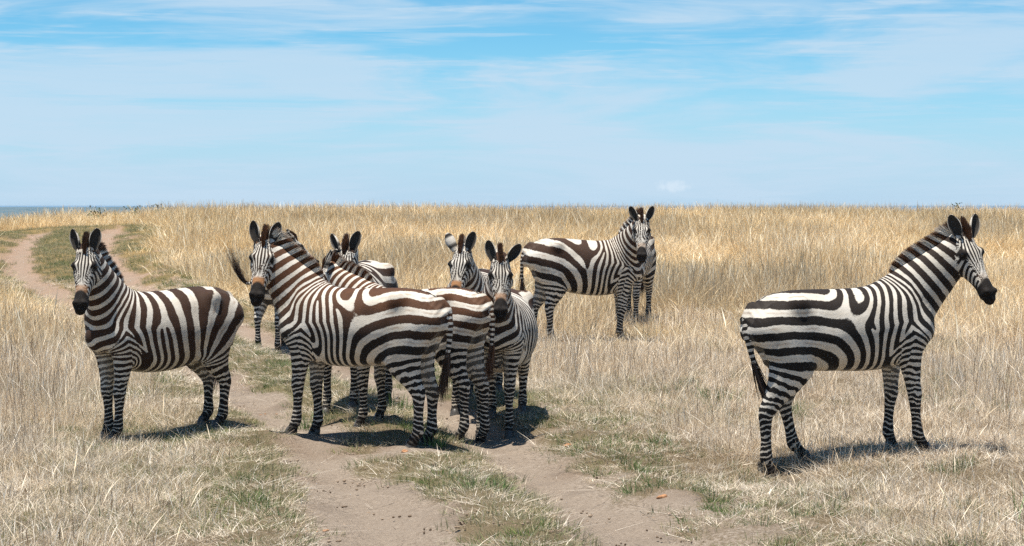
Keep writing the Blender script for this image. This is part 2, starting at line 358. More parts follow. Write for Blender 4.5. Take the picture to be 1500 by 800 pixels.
# ------------------------------------------------------------------ zebra: implicit body built from lofted limbs
def norm(v): return v / max(np.linalg.norm(v), 1e-9)
def cr(St, n):
    St = np.array(St, float); M = len(St)
    ext = np.vstack([2 * St[0] - St[1], St, 2 * St[-1] - St[-2]])
    res = []
    for i in range(M - 1):
        p0, p1, p2, p3 = ext[i:i + 4]
        for t in np.arange(n) / n:
            res.append(0.5 * ((2 * p1) + (-p0 + p2) * t + (2 * p0 - 5 * p1 + 4 * p2 - p3) * t * t + (-p0 + 3 * p1 - 3 * p2 + p3) * t ** 3))
    res.append(St[-1]); return np.array(res)
class Loft:
    """stations: x y z  r(up+)  r(up-)  r(side); up = reference direction"""
    def __init__(s, stations, up, n=4, k=0.04):
        A = cr(stations, n); s.C = A[:, :3]; s.r = np.maximum(A[:, 3:6], 0.004); s.k = k
        T = np.gradient(s.C, axis=0); T /= np.linalg.norm(T, axis=1)[:, None]
        up = np.asarray(up, float)
        ups = np.broadcast_to(up, T.shape) if up.ndim == 1 else up
        U = ups - (ups * T).sum(1)[:, None] * T; U /= np.linalg.norm(U, axis=1)[:, None]
        s.T, s.U, s.V = T, U, np.cross(U, T)
        s.L = np.concatenate([[0], np.cumsum(np.linalg.norm(np.diff(s.C, axis=0), axis=1))])
    def ev(s, Pt):
        n = len(Pt); best = np.full(n, 1e9, np.float32); idx = np.zeros(n, np.int32); tt = np.zeros(n, np.float32)
        Pt = Pt.astype(np.float32)
        for i in range(len(s.C) - 1):
            a = s.C[i].astype(np.float32); ab = (s.C[i + 1] - s.C[i]).astype(np.float32)
            rr = Pt - a; t = np.clip(rr @ ab / float(ab @ ab), 0, 1)
            q = rr - t[:, None] * ab; d2 = np.einsum('ij,ij->i', q, q)
            m = d2 < best; best[m] = d2[m]; idx[m] = i; tt[m] = t[m]
        def lp(A): return A[idx] * (1 - tt[:, None]) + A[idx + 1] * tt[:, None]
        c, T, U, V, r = lp(s.C), lp(s.T), lp(s.U), lp(s.V), lp(s.r)
        q = Pt - c; u = (q * U).sum(1); v = (q * V).sum(1); e = (q * T).sum(1)
        ru = np.where(u > 0, r[:, 0], r[:, 1]); rv = r[:, 2]; re = np.minimum(ru, rv)
        k0 = np.sqrt((u / ru) ** 2 + (v / rv) ** 2 + (e / re) ** 2)
        k1 = np.sqrt((u / ru ** 2) ** 2 + (v / rv ** 2) ** 2 + (e / re ** 2) ** 2) + 1e-6
        d = np.where(k0 < 1e-3, -re, k0 * (k0 - 1) / k1)
        sp = s.L[idx] * (1 - tt) + s.L[idx + 1] * tt
        return d, sp, u, v, e
    def box(s, pad):
        m = s.r.max(1)[:, None] + pad
        return (s.C - m).min(0), (s.C + m).max(0)
def surface_nets(D, org, h):
    sg = D < 0
    nxx, nyy, nzz = D.shape
    corners = [(0, 0, 0), (1, 0, 0), (0, 1, 0), (1, 1, 0), (0, 0, 1), (1, 0, 1), (0, 1, 1), (1, 1, 1)]
    sl = lambda c: (slice(c[0], nxx - 1 + c[0]), slice(c[1], nyy - 1 + c[1]), slice(c[2], nzz - 1 + c[2]))
    cnt = sum(sg[sl(c)].astype(np.int8) for c in corners)
    act = np.argwhere((cnt > 0) & (cnt < 8))
    vid = np.full((nxx - 1, nyy - 1, nzz - 1), -1, np.int32); vid[tuple(act.T)] = np.arange(len(act))
    acc = np.zeros((len(act), 3)); w = np.zeros(len(act))
    for a in range(8):
        for b in range(a + 1, 8):
            ca, cb = np.array(corners[a]), np.array(corners[b])
            if np.abs(ca - cb).sum() != 1: continue
            da = D[tuple((act + ca).T)]; db = D[tuple((act + cb).T)]
            m = (da < 0) != (db < 0)
            t = np.zeros(len(act)); t[m] = da[m] / (da[m] - db[m])
            acc[m] += (ca + t[:, None] * (cb - ca))[m]; w[m] += 1
    V = org + h * (act + acc / w[:, None])
    faces = []
    for ax in range(3):
        o1, o2 = [(1, 2), (2, 0), (0, 1)][ax]
        s0 = [slice(1, -1)] * 3; s1 = [slice(1, -1)] * 3
        s0[ax] = slice(0, -1); s1[ax] = slice(1, None)
        A = sg[tuple(s0)]; B = sg[tuple(s1)]
        off = np.array([1, 1, 1]); off[ax] = 0
        e = np.argwhere(A != B) + off; ins = A[A != B]
        d1 = np.zeros(3, int); d1[o1] = 1; d2 = np.zeros(3, int); d2[o2] = 1
        q = np.stack([vid[tuple(x.T)] for x in (e - d1 - d2, e - d2, e, e - d1)], 1)
        q[~ins] = q[~ins][:, ::-1]
        faces.append(q)
    return V, np.concatenate(faces)
TORSO = [  # x, top, bottom, half width
    (-0.735, 1.08, 0.93, .07), (-0.70, 1.185, 0.86, .15), (-0.60, 1.27, 0.77, .225), (-0.45, 1.288, 0.70, .258), (-0.25, 1.276, 0.65, .278),
    (-0.05, 1.257, 0.617, .297), (0.15, 1.248, 0.598, .302), (0.32, 1.262, 0.615, .275), (0.45, 1.275, 0.655, .24), (0.52, 1.20, 0.675, .205), (0.575, 1.08, 0.70, .165), (0.605, .98, 0.75, .10)]
HIND = [(-0.46, .105, 1.06, .19, .20, .115), (-0.47, .135, 0.92, .20, .205, .125), (-0.44, .15, 0.78, .165, .175, .108), (-0.475, .152, 0.65, .105, .125, .078), (-0.545, .15, 0.53, .06, .072, .053),
        (-0.595, .15, 0.445, .046, .055, .042), (-0.603, .148, 0.37, .035, .041, .034), (-0.605, .145, 0.25, .030, .034, .029), (-0.605, .143, 0.135, .036, .043, .036), (-0.582, .143, 0.085, .032, .034, .032), (-0.562, .143, 0.035, .040, .038, .040)]
FORE = [(0.50, .12, 1.02, .115, .14, .085), (0.475, .15, 0.87, .105, .13, .09), (0.445, .152, 0.75, .085, .10, .074), (0.447, .142, 0.63, .062, .068, .057), (0.452, .136, 0.51, .047, .049, .045),
        (0.458, .132, 0.415, .046, .042, .043), (0.456, .13, 0.35, .034, .036, .034), (0.456, .128, 0.24, .027, .031, .027), (0.46, .128, 0.13, .034, .039, .034), (0.478, .128, 0.085, .030, .032, .030), (0.492, .128, 0.035, .038, .037, .038)]
HEAD = [(-0.04, -.03, .045, .07, .052), (0.04, -.035, .078, .10, .078), (0.11, -.045, .090, .125, .092), (0.17, -.05, .092, .13, .096), (0.24, -.05, .080, .113, .080), (0.31, -.046, .066, .088, .064),
        (0.38, -.041, .056, .069, .055), (0.44, -.039, .053, .065, .057), (0.49, -.041, .050, .062, .060), (0.522, -.045, .036, .044, .045)]
def slope(st, dx, dy, dz, pivot, hook=0.0):
    o = []
    for x, y, zz, a, b, c in st:
        f = 1.0 + 0.22 * min(1, max(0, (0.90 - zz) / 0.2)); a, b, c = a * f, b * f, c * f
        w = max(0, (pivot - zz) / pivot); hk = hook * math.exp(-((zz - 0.44) / 0.22) ** 2)
        o.append((x + dx * w + hk, y + dy * w, zz + dz * w ** 1.5, a, b, c))
    return o

def build_zebra(cfg):
    sc = cfg.get('scale', 1.0); yaw = R(cfg['yaw']); h = cfg.get('vox', 0.010)
    px, d = cfg['at']; X = (px - 750) * d / FPX; Y = d; Z0 = float(ground_z(X, Y))
    ca, sa = cos(yaw), sin(yaw)
    bp = R(cfg.get('tilt', 0)); cb, sb = cos(bp), sin(bp)      # nose-up tilt of the whole body on sloping ground
    def dir_loc(v):
        a_, b_, c_ = v[0] * ca + v[1] * sa, -v[0] * sa + v[1] * ca, v[2]
        return np.array([a_ * cb + c_ * sb, b_, -a_ * sb + c_ * cb])
    to_loc = lambda p: dir_loc(np.asarray(p) - np.array([X, Y, Z0])) / sc
    root = bpy.data.objects.new('zebra', None); root.empty_display_size = 0.3
    link(root); root.location = (X, Y, Z0); root.rotation_euler = (0, -bp, yaw); root.scale = (sc,) * 3
    tag(root, cfg['label'], 'zebra', 'zebras standing across the track')
    seed = cfg['seed']; rs = np.random.default_rng(seed)
    # --- head placement
    base = np.array([0.40, 0, 1.02])
    NL = cfg.get('neck', 0.74)
    hz = norm(np.array([*norm(np.array(cfg['look'], float)), 0.0])); pit = R(cfg.get('pitch', 60))
    a = dir_loc(hz * cos(pit) + np.array([0, 0, -sin(pit)])); 
    ax_ = a; Uh = norm(np.array([0, 0, 1.0]) - a[2] * a)
    roll = R(cfg.get('roll', 0)); Vh = np.cross(Uh, a); Uh = norm(Uh * cos(roll) + Vh * sin(roll)); Vh = np.cross(Uh, a)
    dd = np.linspace(-0.9, 0.9, 181)
    ppx, ppy = cfg['poll']
    cand = [to_loc(at(ppx, ppy, d + q)) for q in dd]
    bw = Y + sc * (base[0] * sa)
    err = np.array([abs(np.linalg.norm(c - base) - NL) + 0.15 * abs(c[1]) + 1.2 * max(0, 0.16 - (c[0] - base[0])) + (2.0 * max(0, d + q - bw - 0.02) if cfg['look'][1] < -0.7 and abs(sa) < 0.8 else 0) for c, q in zip(cand, dd)])
    poll = cand[int(np.argmin(err))]
    HO = poll
    # --- parts
    parts = {}
    GI = cfg.get('girth', 1.0)
    parts['torso'] = Loft([(x, 0, (t + b) / 2, (t - b) / 2, (t - b) / 2, w) for x, t, b, w in [(x, t, b - (GI - 1) * 0.55 * math.exp(-((x + .02) / .33) ** 2), w * (1 + (GI - 1) * math.exp(-((x + .02) / .36) ** 2))) for x, t, b, w in TORSO]], (0, 0, 1), 3, 0.05)
    nd = norm(poll - base)
    ctrl = [base, base + 0.33 * NL * norm(np.array([0.62, 0.15 * nd[1], 0.78]) * 0.5 + nd * 0.5), poll - 0.30 * NL * norm(nd * 0.75 - ax_ * 0.12 + np.array([0, 0, .32])), poll - 0.012 * ax_ - 0.035 * Uh]
    bz = lambda t: (1 - t) ** 3 * ctrl[0] + 3 * t * (1 - t) ** 2 * ctrl[1] + 3 * t * t * (1 - t) * ctrl[2] + t ** 3 * ctrl[3]
    rads = [(0, .25, .28, .165), (.2, .235, .265, .150), (.4, .200, .215, .130), (.6, .165, .180, .108), (.8, .130, .148, .090), (1, .090, .115, .074)]
    nst = [(*bz(t), *[np.interp(t, [q[0] for q in rads], [q[j] for q in rads]) for j in (1, 2, 3)]) for t in np.linspace(0, 1, 8)]
    parts['neck'] = Loft(nst, (-0.35 * nd[0], -0.35 * nd[1], 1), 2, 0.06)
    legs_off = cfg.get('legs', {})
    feet = {}
    for side, sy in (('left', 1), ('right', -1)):
        for nm, st, pv in (('fore', FORE, 0.86), ('hind', HIND, 0.98)):
            dx, dy, hook = (list(legs_off.get(nm + '_' + side, (0, 0))) + [0, 0])[:3]
            mir = [(x, y * sy, zz, a1, b1, c1) for x, y, zz, a1, b1, c1 in st]
            fx, fy = mir[-1][0] + dx, mir[-1][1] + dy
            wx, wy = X + sc * (fx * ca - fy * sa), Y + sc * (fx * sa + fy * ca)
            dz = (float(ground_z(wx, wy)) - Z0) / sc - fx * sb
            parts[nm + '_' + side] = Loft(slope(mir, dx, dy, dz, pv, hook), (1, 0, 0), 3, 0.035 if nm == 'fore' else 0.045)
            feet[nm + '_' + side] = (fx + 0.008, fy, dz)
    parts['head'] = Loft([(*(HO + s_ * ax_ + o_ * Uh), ru * 1.03, rdn * 1.12, rv * 1.06) for s_, o_, ru, rdn, rv in HEAD], Uh, 3, 0.03)
    tail = cfg.get('tail', [(-0.70, 0, 1.19), (-0.765, 0, 1.13), (-0.80, 0.01, 0.98), (-0.80, 0.02, 0.80), (-0.79, 0.02, 0.70)])
    trad = [.045, .036, .026, .020, .013]
    parts['tail'] = Loft([(*p, r_, r_, r_) for p, r_ in zip(tail, trad)], (0.3, 1, 0.2), 3, 0.03)
    blobs = []
    for sy in (1, -1):
        blobs.append((HO + 0.148 * ax_ + 0.012 * Uh + sy * 0.077 * Vh, 0.030, 0.03))      # brow and eye socket
        blobs.append((HO + 0.17 * ax_ - 0.105 * Uh + sy * 0.055 * Vh, 0.055, 0.04))        # jowl
        blobs.append((HO + 0.485 * ax_ + 0.0 * Uh + sy * 0.036 * Vh, 0.024, 0.02))         # nostril rim
        blobs.append((np.array([-0.655, sy * 0.10, 1.02]), 0.115, 0.07))                     # buttock
        blobs.append((np.array([-0.40, sy * 0.20, 1.19]), 0.06, 0.09))                       # hip bone
        blobs.append((np.array([0.53, sy * 0.10, 0.88]), 0.11, 0.10))                        # point of shoulder
    lo = np.min([p.box(0.05)[0] for p in parts.values()], 0); hi = np.max([p.box(0.05)[1] for p in parts.values()], 0)
    lo[2] = min(lo[2], -0.1)
    n3 = np.ceil((hi - lo) / h).astype(int) + 2
    D = np.full(n3, 0.3, np.float32)
    gax = [lo[i] + h * np.arange(n3[i]) for i in range(3)]
    def sub(b0, b1):
        i0 = np.clip(np.floor((b0 - lo) / h).astype(int), 0, n3 - 1); i1 = np.clip(np.ceil((b1 - lo) / h).astype(int) + 1, 1, n3)
        sl_ = tuple(slice(a_, b_) for a_, b_ in zip(i0, i1))
        G = np.stack(np.meshgrid(*[gax[i][sl_[i]] for i in range(3)], indexing='ij'), -1)
        return sl_, G
    def smin(sl_, dn, k):
        A = D[sl_]; hh = np.clip(0.5 + 0.5 * (A - dn) / k, 0, 1)
        D[sl_] = A * (1 - hh) + dn * hh - k * hh * (1 - hh)
    for nm in ('torso', 'neck', 'hind_left', 'hind_right', 'fore_left', 'fore_right', 'head', 'tail'):
        p = parts[nm]; sl_, G = sub(*p.box(p.k + 0.02))
        smin(sl_, p.ev(G.reshape(-1, 3))[0].reshape(G.shape[:3]).astype(np.float32), p.k)
    for c, r_, k in blobs:
        sl_, G = sub(c - r_ - k - 0.02, c + r_ + k + 0.02)
        smin(sl_, (np.linalg.norm(G - c, axis=-1) - r_).astype(np.float32), k)
    for sy in (1, -1):      # muscle relief: hollows (+) and swellings (-)
        for cx, cy, cz, am, ra in ((-.20, .29, 1.05, .022, .11), (-.27, .24, .76, .022, .08), (.27, .27, .80, .020, .09), (.40, .22, .87, -.016, .10), (.43, .20, 1.10, -.010, .10),
                                   (.56, .15, 1.08, .016, .07), (-.52, .24, .98, -.014, .13), (-.33, .23, 1.10, -.008, .08), (-.62, .17, .80, .012, .07), (.12, .31, .98, .008, .16)):
            c = np.array([cx, sy * cy, cz]); sl_, G = sub(c - 2.3 * ra, c + 2.3 * ra)
            D[sl_] += (am * np.exp(-((G - c) ** 2).sum(-1) / ra ** 2)).astype(np.float32)
    for sy in (1, -1):      # nostrils
        c = HO + 0.503 * ax_ - 0.012 * Uh + sy * 0.034 * Vh; sl_, G = sub(c - .05, c + .05)
        D[sl_] += (0.016 * np.exp(-((G - c) ** 2).sum(-1) / .015 ** 2)).astype(np.float32)
    V, F = surface_nets(D, lo, h)
    # one light smoothing pass
    for lam in (0.5, -0.35):
        acc = np.zeros_like(V); cn = np.zeros(len(V))
        for i in range(4):
            j = (i + 1) % 4
            np.add.at(acc, F[:, i], V[F[:, j]]); np.add.at(cn, F[:, i], 1)
            np.add.at(acc, F[:, j], V[F[:, i]]); np.add.at(cn, F[:, j], 1)
        V = V + lam * (acc / cn[:, None] - V)

    # --- stripe fields
    P_t = cfg.get('period', 0.080); thr0 = cfg.get('thr', -0.15)
    xs, zd = 0.445 + rs.uniform(-.02, .02), 0.95 + rs.uniform(-.04, .04)
    tn = math.tan(R(40))
    xf = cfg.get('flank', -0.27) + rs.uniform(-.03, .03); zp = 0.70; Pz = cfg.get('rump', 0.115)
    so = [rs.uniform(0, 6.28, 6) for _ in range(2)]
    vort = [(rs.uniform(-0.15, 0.3), rs.uniform(0.85, 1.15), rs.choice([-1, 1])) for _ in range(cfg.get('forks', 2))]
    xg = np.linspace(-1.2, 1.2, 481)
    per = P_t * (1 + 0.55 * smooth01(0.20, -0.30, xg)); 
    Xc = np.concatenate([[0], np.cumsum(0.005 / (0.5 * (per[1:] + per[:-1])))])
    Xint = lambda x: np.interp(x, xg, Xc) - np.interp(xf, xg, Xc)
    sp_ = lambda t, b: np.log1p(np.exp(np.clip(t * b, -40, 40))) / b
    def torso_field(x, zz):
        Xv = sp_(Xint(x - 0.13 * (zz - .90) * smooth01(-.25, .08, x) * smooth01(.42, .25, x)), 1.6); Zv = sp_((zz - zp) / Pz, 2.2)
        pn = cfg.get('pn', 2.2)
        Zv = Zv * (1 - (0.30 + 0.5 * smooth01(.95, 1.22, zz)) * smooth01(cfg.get('damp', -.20), cfg.get('damp', -.20) + .44, x))
        fL = (Xv ** pn + Zv ** pn) ** (1 / pn) - cfg.get('saddle', 1.15) * np.exp(-((x - .09) / .12) ** 2 - ((zz - 1.23) / .15) ** 2)
        th_ = np.arctan2(np.maximum(zz - .62, 0), np.maximum(xf - x, 0) + 1e-4)
        th_ = np.where(x > xf, pi / 2, th_)
        fF = cfg.get('fank', 2.9) * th_ + Xint(np.maximum(x, xf)) 
        fan = cfg.get('fan', 0.15)
        return fL * (1 - fan) + fF * fan
    ref = float(torso_field(np.array([xs]), np.array([zd]))[0])
    def phase(Pt):
        Pw = Pt.copy()
        for i in range(3):   # slow irregular bend of the stripes
            Pw[:, 0] += 0.011 * np.sin(Pt[:, 2] * (5 + 3 * i) + Pt[:, 1] * 6 + so[0][i]) * (1 if i else 1.3)
            Pw[:, 2] += 0.010 * np.sin(Pt[:, 0] * (6 + 3 * i) + Pt[:, 1] * 7 + so[1][i])
        x, zz = Pw[:, 0], Pw[:, 2]
        ev = {k: p.ev(Pt) for k, p in parts.items()}
        below = np.maximum(0, zd - zz) * tn; below = 0.15 * np.tanh(below / 0.15)
        wL = smooth01(xs - 0.50, xs - 0.02, x)
        psT = torso_field(x + below * wL, zz) - ref
        # neck side of the shoulder
        xr = x - xs - below * 0.9
        sN = ev['neck'][1]; Ln = parts['neck'].L[-1]
        tN = parts['neck'].T[0]
        s0 = ((np.array([xs, 0, zd]) - parts['neck'].C[0]) @ tN)
        Pn = cfg.get('neckp', 0.088)
        psN = (sN + ev['neck'][4] - s0) / Pn
        psS = np.where(xr > 0, xr / Pn * 1.05, psT)
        # foreleg chevrons
        out = {}
        chev = ((zd - zz) - np.abs(x - xs) / tn * 0.9)
        def legphase(sv, table):
            sg_ = np.array([q[0] for q in table]); pr = np.array([q[1] for q in table])
            fine = np.linspace(0, sg_[-1], 200); c = np.concatenate([[0], np.cumsum((fine[1] - fine[0]) / np.interp(fine[1:], sg_, pr))])
            return np.interp(sv, fine, c)
        for sd in ('left', 'right'):
            st_ = ev['fore_' + sd][1]
            lp_ = legphase(st_, [(0, .085), (.30, .062), (.5, .043), (.75, .036), (1.1, .034)])
            kz = smooth01(0.10, 0.34, st_)
            psF = -(np.maximum(chev, 0.0) / 0.105) * (1 - kz) - lp_ * kz
            az = ev['fore_' + sd][2] / np.hypot(ev['fore_' + sd][2], ev['fore_' + sd][3] + 1e-6)
            out['fore_' + sd] = psF + 0.28 * az * kz
            sh = ev['hind_' + sd][1]
            s_z = 0.36
            lh = legphase(np.maximum(sh - s_z, 0), [(0, .10), (.12, .075), (.3, .048), (.5, .038), (.9, .034)])
            thigh = torso_field(x, zz) - ref
            az = ev['hind_' + sd][2] / np.hypot(ev['hind_' + sd][2], ev['hind_' + sd][3] + 1e-6)
            out['hind_' + sd] = thigh * 1.0 - np.where(sh > s_z, lh, 0) - 0.30 * az * smooth01(.36, .6, sh)
        # weights from how close each limb is
        sig = 0.035
        wt = {}
        for k in parts:
            wt[k] = np.exp(-np.clip(ev[k][0], -0.02, 1) / sig)
        tN_ = sN / Ln
        wt['neck'] *= np.maximum(smooth01(0.12, 0.32, tN_), smooth01(xs + .02, xs + .15, x)) * 1.6
        wt['tail'] = np.exp(-np.clip(ev['tail'][0], -.02, 1) / 0.008) * smooth01(0.08, 0.16, ev['tail'][1]) * 3; wt['head'] *= 1.0
        for sd in ('left', 'right'):
            wt['fore_' + sd] *= smooth01(0.0, 0.05, chev) * 2.0
        wt['torso'] = wt['torso'] * (1 - 0.92 * smooth01(xs + .02, xs + .14, x))
        # within the torso, in front of the shoulder use the neck-side field
        base_t = np.where(x > xs + below * 0.9, psS, psT)
        inside_leg = (np.abs(x - xs) < below * 0.95)
        base_t = np.where(inside_leg, -np.maximum(chev, 0) / 0.105, base_t)
        val = base_t * wt['torso'] + psN * wt['neck']; tot = wt['torso'] + wt['neck']
        for k in out: val = val + out[k] * wt[k]; tot = tot + wt[k]
        psTail = ev['tail'][1] / 0.045
        tsel = smooth01(.47, .53, wt['tail'] / (tot + wt['tail']))
        body = val / tot * (1 - tsel) + psTail * tsel
        tot = tot + wt['tail']
        for vx, vz, sg_ in vort:
            body = body + sg_ * np.arctan2(x - vx, zz - vz) / (2 * pi)
        # head
        q = Pt - HO; s = q @ ax_; u = q @ Uh + 0.045; v = q @ Vh
        al = np.arctan2(np.abs(v), u)
        gsc = np.interp(s, [-.02, .03, .09, .15, .22, .30, .38], [.15, .19, .25, .30, .27, .21, .18])
        fA = al / gsc + 0.45
        fB = (s + 0.035 * np.cos(al)) / 0.044
        wB = smooth01(0.85, 1.15, al + 0.8 * (s - 0.17)) 
        hd = fA * (1 - wB) + fB * wB
        wh = wt['head'] * smooth01(-0.02, 0.05, s) * 2.2
        wh = wh / (wh + wt['neck'] + wt['torso'] + 1e-9)
        wh = smooth01(0.46, 0.54, wh)
        ph_ = body * (1 - wh) + hd * wh
        legw = sum(wt[k] for k in out) / (tot + 1e-9)
        return ph_, wh, legw, (s, u, v, al), ev, tN_, wt, tot
    ph_, wh, legw, (hs, hu, hv_, al), ev, tN_, wt, tot = phase(V)
    if cfg.get('white_y', False): ph_ = ph_ + 0.5
    nV = len(V)
    lower = smooth01(0.55, 0.30, V[:, 2]) * (1 - wh)
    isneck = wt['neck'] / (tot + 1e-9)
    thr = thr0 - 0.12 * isneck + wh * (0.05 - thr0) - 0.42 * lower
    # pale belly and inner legs
    belly = smooth01(0.70, 0.62, V[:, 2]) * smooth01(0.35, 0.0, np.abs(V[:, 1]) * 2.6) * (np.abs(V[:, 0] + 0.02) < 0.38) * (1 - legw)
    inner = np.zeros(nV)
    for sd, sy in (('left', 1), ('right', -1)):
        for nm in ('fore_', 'hind_'):
            vv = ev[nm + sd][3] * sy * (1)
            own = wt[nm + sd] / (tot + 1e-9)
            inner = np.maximum(inner, own * smooth01(0.012, 0.035, np.where(V[:, 1] * sy < 0.135, 0.05, 0.0)) * smooth01(0.35, 0.6, V[:, 2]) * 0.55)
    whit = np.clip(belly * 0.9 + inner * 0.4 + wh * smooth01(0.26, 0.33, hs) * smooth01(0.55, 0.2, al) * 0.65, 0, 1)
    muz = wh * smooth01(0.375, 0.405, hs + 0.018 * np.cos(al * 2) + 0.03 * (al > 1.9))
    tan_ = wh * smooth01(0.315, 0.345, hs) * smooth01(1.15, 0.75, al) * cfg.get('tan', 0.5)
    hoofdark = np.zeros(nV)
    for k, (fx, fy, fz) in feet.items():
        own = (np.hypot(V[:, 0] - fx, V[:, 1] - fy) < 0.10)
        hoofdark = np.maximum(hoofdark, own * smooth01(0.12, 0.075, V[:, 2] - fz) * cfg.get('pastern', 0.9))
    ang = np.zeros(nV)
    for sy in (1, -1):
        ec = HO + 0.15 * ax_ + 0.006 * Uh + sy * 0.098 * Vh
        dv = V - ec
        ang = np.maximum(ang, wh * smooth01(0.050, 0.032, np.sqrt((dv @ ax_ * 0.75) ** 2 + (dv @ Uh) ** 2 + (dv @ Vh) ** 2)))
    dors = smooth01(0.028, 0.012, np.abs(V[:, 1])) * smooth01(-0.74, -0.66, V[:, 0]) * smooth01(0.38, 0.2, V[:, 0]) * (V[:, 2] > 1.0) * (1 - wh) * (1 - smooth01(.02, .06, ev['tail'][1] * (wt['tail'] / tot)))
    dark = np.clip(np.maximum.reduce([muz, hoofdark, ang, dors * 0.9]), 0, 1)
    bz_lo, bz_hi, bmax = cfg.get('brown', (0.6, 1.3, 0.3))
    brown = bmax * smooth01(bz_lo, bz_hi, V[:, 2]) * (1 - wh * 0.7)
    dust = np.clip(cfg.get('dust', 0.25) * smooth01(0.7, 0.1, V[:, 2]) + 0.25 * legw * smooth01(.5, .2, V[:, 2]), 0, 1)
    wobv = np.clip(1 - 0.2 * wh, 0, 1) * np.clip(0.45 + 0.8 * legw, 0, 1) * (1 - .75 * wh)
    # corner-domain phase so wraps never cross a face
    A = dict(thr=thr, white=whit, dark=dark, tan=tan_, brown=brown, dust=dust, wob=wobv, faint_stripe=smooth01(-.1, -.4, V[:, 0]) * (1 - wh) * smooth01(.6, .8, V[:, 2]), jit=1 - 0.8 * wh, legs=legw * smooth01(.75, .5, V[:, 2]))
    corner = ph_[F]; corner = corner - np.round(corner - corner[:, :1])
    Vs, Fs, corners_, As = [V], [F], [corner.ravel()], {k: [a_] for k, a_ in A.items()}
    nv = len(V)
    # --- ears (part of the same body mesh)
    for sy, key in ((1, 'ear_left'), (-1, 'ear_right')):
        spread, turn, back = cfg.get(key, (0.30, 0.35, 0.0))
        up = -0.86 * ax_ + 0.50 * Uh; fwd = 0.50 * ax_ + 0.86 * Uh
        dr = norm(up + sy * spread * Vh - back * fwd)
        opn = norm(fwd * cos(turn) + sy * Vh * sin(turn)); opn = norm(opn - (opn @ dr) * dr)
        sd_ = np.cross(dr, opn)
        b0 = HO + 0.015 * ax_ + 0.018 * Uh + sy * 0.058 * Vh
        nt_, nc = 15, 9
        t = np.linspace(0, 1, nt_); wprof = np.interp(t, [0, .12, .3, .5, .7, .85, .95, 1], [.026, .030, .040, .046, .044, .034, .020, .006])
        wprof = np.convolve(np.pad(wprof, 1, mode='edge'), [.2, .6, .2], 'valid')
        th = np.linspace(-1, 1, nc) * np.interp(t, [0, .3, 1], [R(150), R(105), R(70)])[:, None]
        Lr = 0.185
        cup = np.stack([np.sin(th) / np.maximum(1, np.abs(np.sin(th)).max(1))[:, None], -np.cos(th)], -1)
        sheets = []
        for off in (0.0, 0.006):
            wv = wprof[:, None] + off * 0.6
            pts = b0 + dr * (t * Lr)[:, None, None] + sd_ * (wv * cup[..., 0])[..., None] + opn * (wv * 0.75 * cup[..., 1] + wprof[:, None] * 0.35 - off)[..., None] - fwd * (0.02 * t * t)[:, None, None]
            sheets.append(pts.reshape(-1, 3))
        E = np.vstack(sheets); n1 = nt_ * nc
        ef = []
        for i in range(nt_ - 1):
            for j in range(nc - 1):
                q = [i * nc + j, i * nc + j + 1, (i + 1) * nc + j + 1, (i + 1) * nc + j]
                ef.append(q); ef.append([n1 + x_ for x_ in q[::-1]])
            for j in (0, nc - 1):
                q = [i * nc + j, (i + 1) * nc + j, n1 + (i + 1) * nc + j, n1 + i * nc + j]
                ef.append(q if j == 0 else q[::-1])
        for j in range(nc - 1):
            i = nt_ - 1; ef.append([i * nc + j, i * nc + j + 1, n1 + i * nc + j + 1, n1 + i * nc + j])
        ef = np.array(ef)
        tt = np.repeat(t, nc); cc = np.abs(np.tile(np.linspace(-1, 1, nc), nt_))
        inn_d = np.clip(0.95 - 0.75 * smooth01(0.80, 1.0, cc) * smooth01(.1, .4, tt) * (tt < .9), 0, 1)
        out_d = np.maximum(smooth01(0.74, 0.80, tt) * smooth01(1.0, 0.93, tt), smooth01(0.16, 0.22, tt) * smooth01(0.40, 0.33, tt) * 0.9)
        da = np.concatenate([inn_d, out_d])
        Vs.append(E); Fs.append(ef + nv); nv += len(E)
        corners_.append(np.full(ef.size, 0.5))
        z0 = np.zeros(len(E)); o1 = np.ones(len(E))
        for k, v_ in dict(thr=z0 + 0.2, white=o1, dark=da, tan=z0, brown=z0, dust=z0 + .1, wob=z0, jit=z0, faint_stripe=z0, legs=z0).items(): As[k].append(v_)
    VV = np.vstack(Vs); FF = np.vstack(Fs)
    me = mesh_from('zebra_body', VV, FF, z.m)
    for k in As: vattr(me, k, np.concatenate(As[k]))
    ca_ = me.attributes.new('phase', 'FLOAT', 'CORNER'); ca_.data.foreach_set('value', np.concatenate(corners_).astype(np.float32))
    link(bpy.data.objects.new('body', me), root)

    # --- eyes
    for sy in (1, -1):
        c = HO + 0.152 * ax_ + 0.010 * Uh + sy * 0.092 * Vh
        n, m = 14, 9; v_ = []; f_ = []
        for i in range(m + 1):
            for j in range(n):
                a1, b1 = pi * i / m, 2 * pi * j / n
                v_.append(c + 0.0195 * np.array([sin(a1) * cos(b1), sin(a1) * sin(b1), cos(a1)]))
        for i in range(m):
            for j in range(n):
                f_.append([i * n + j, i * n + (j + 1) % n, (i + 1) * n + (j + 1) % n, (i + 1) * n + j])
        link(bpy.data.objects.new('eye', mesh_from('eye', np.array(v_), np.array(f_), ey.m)), root)
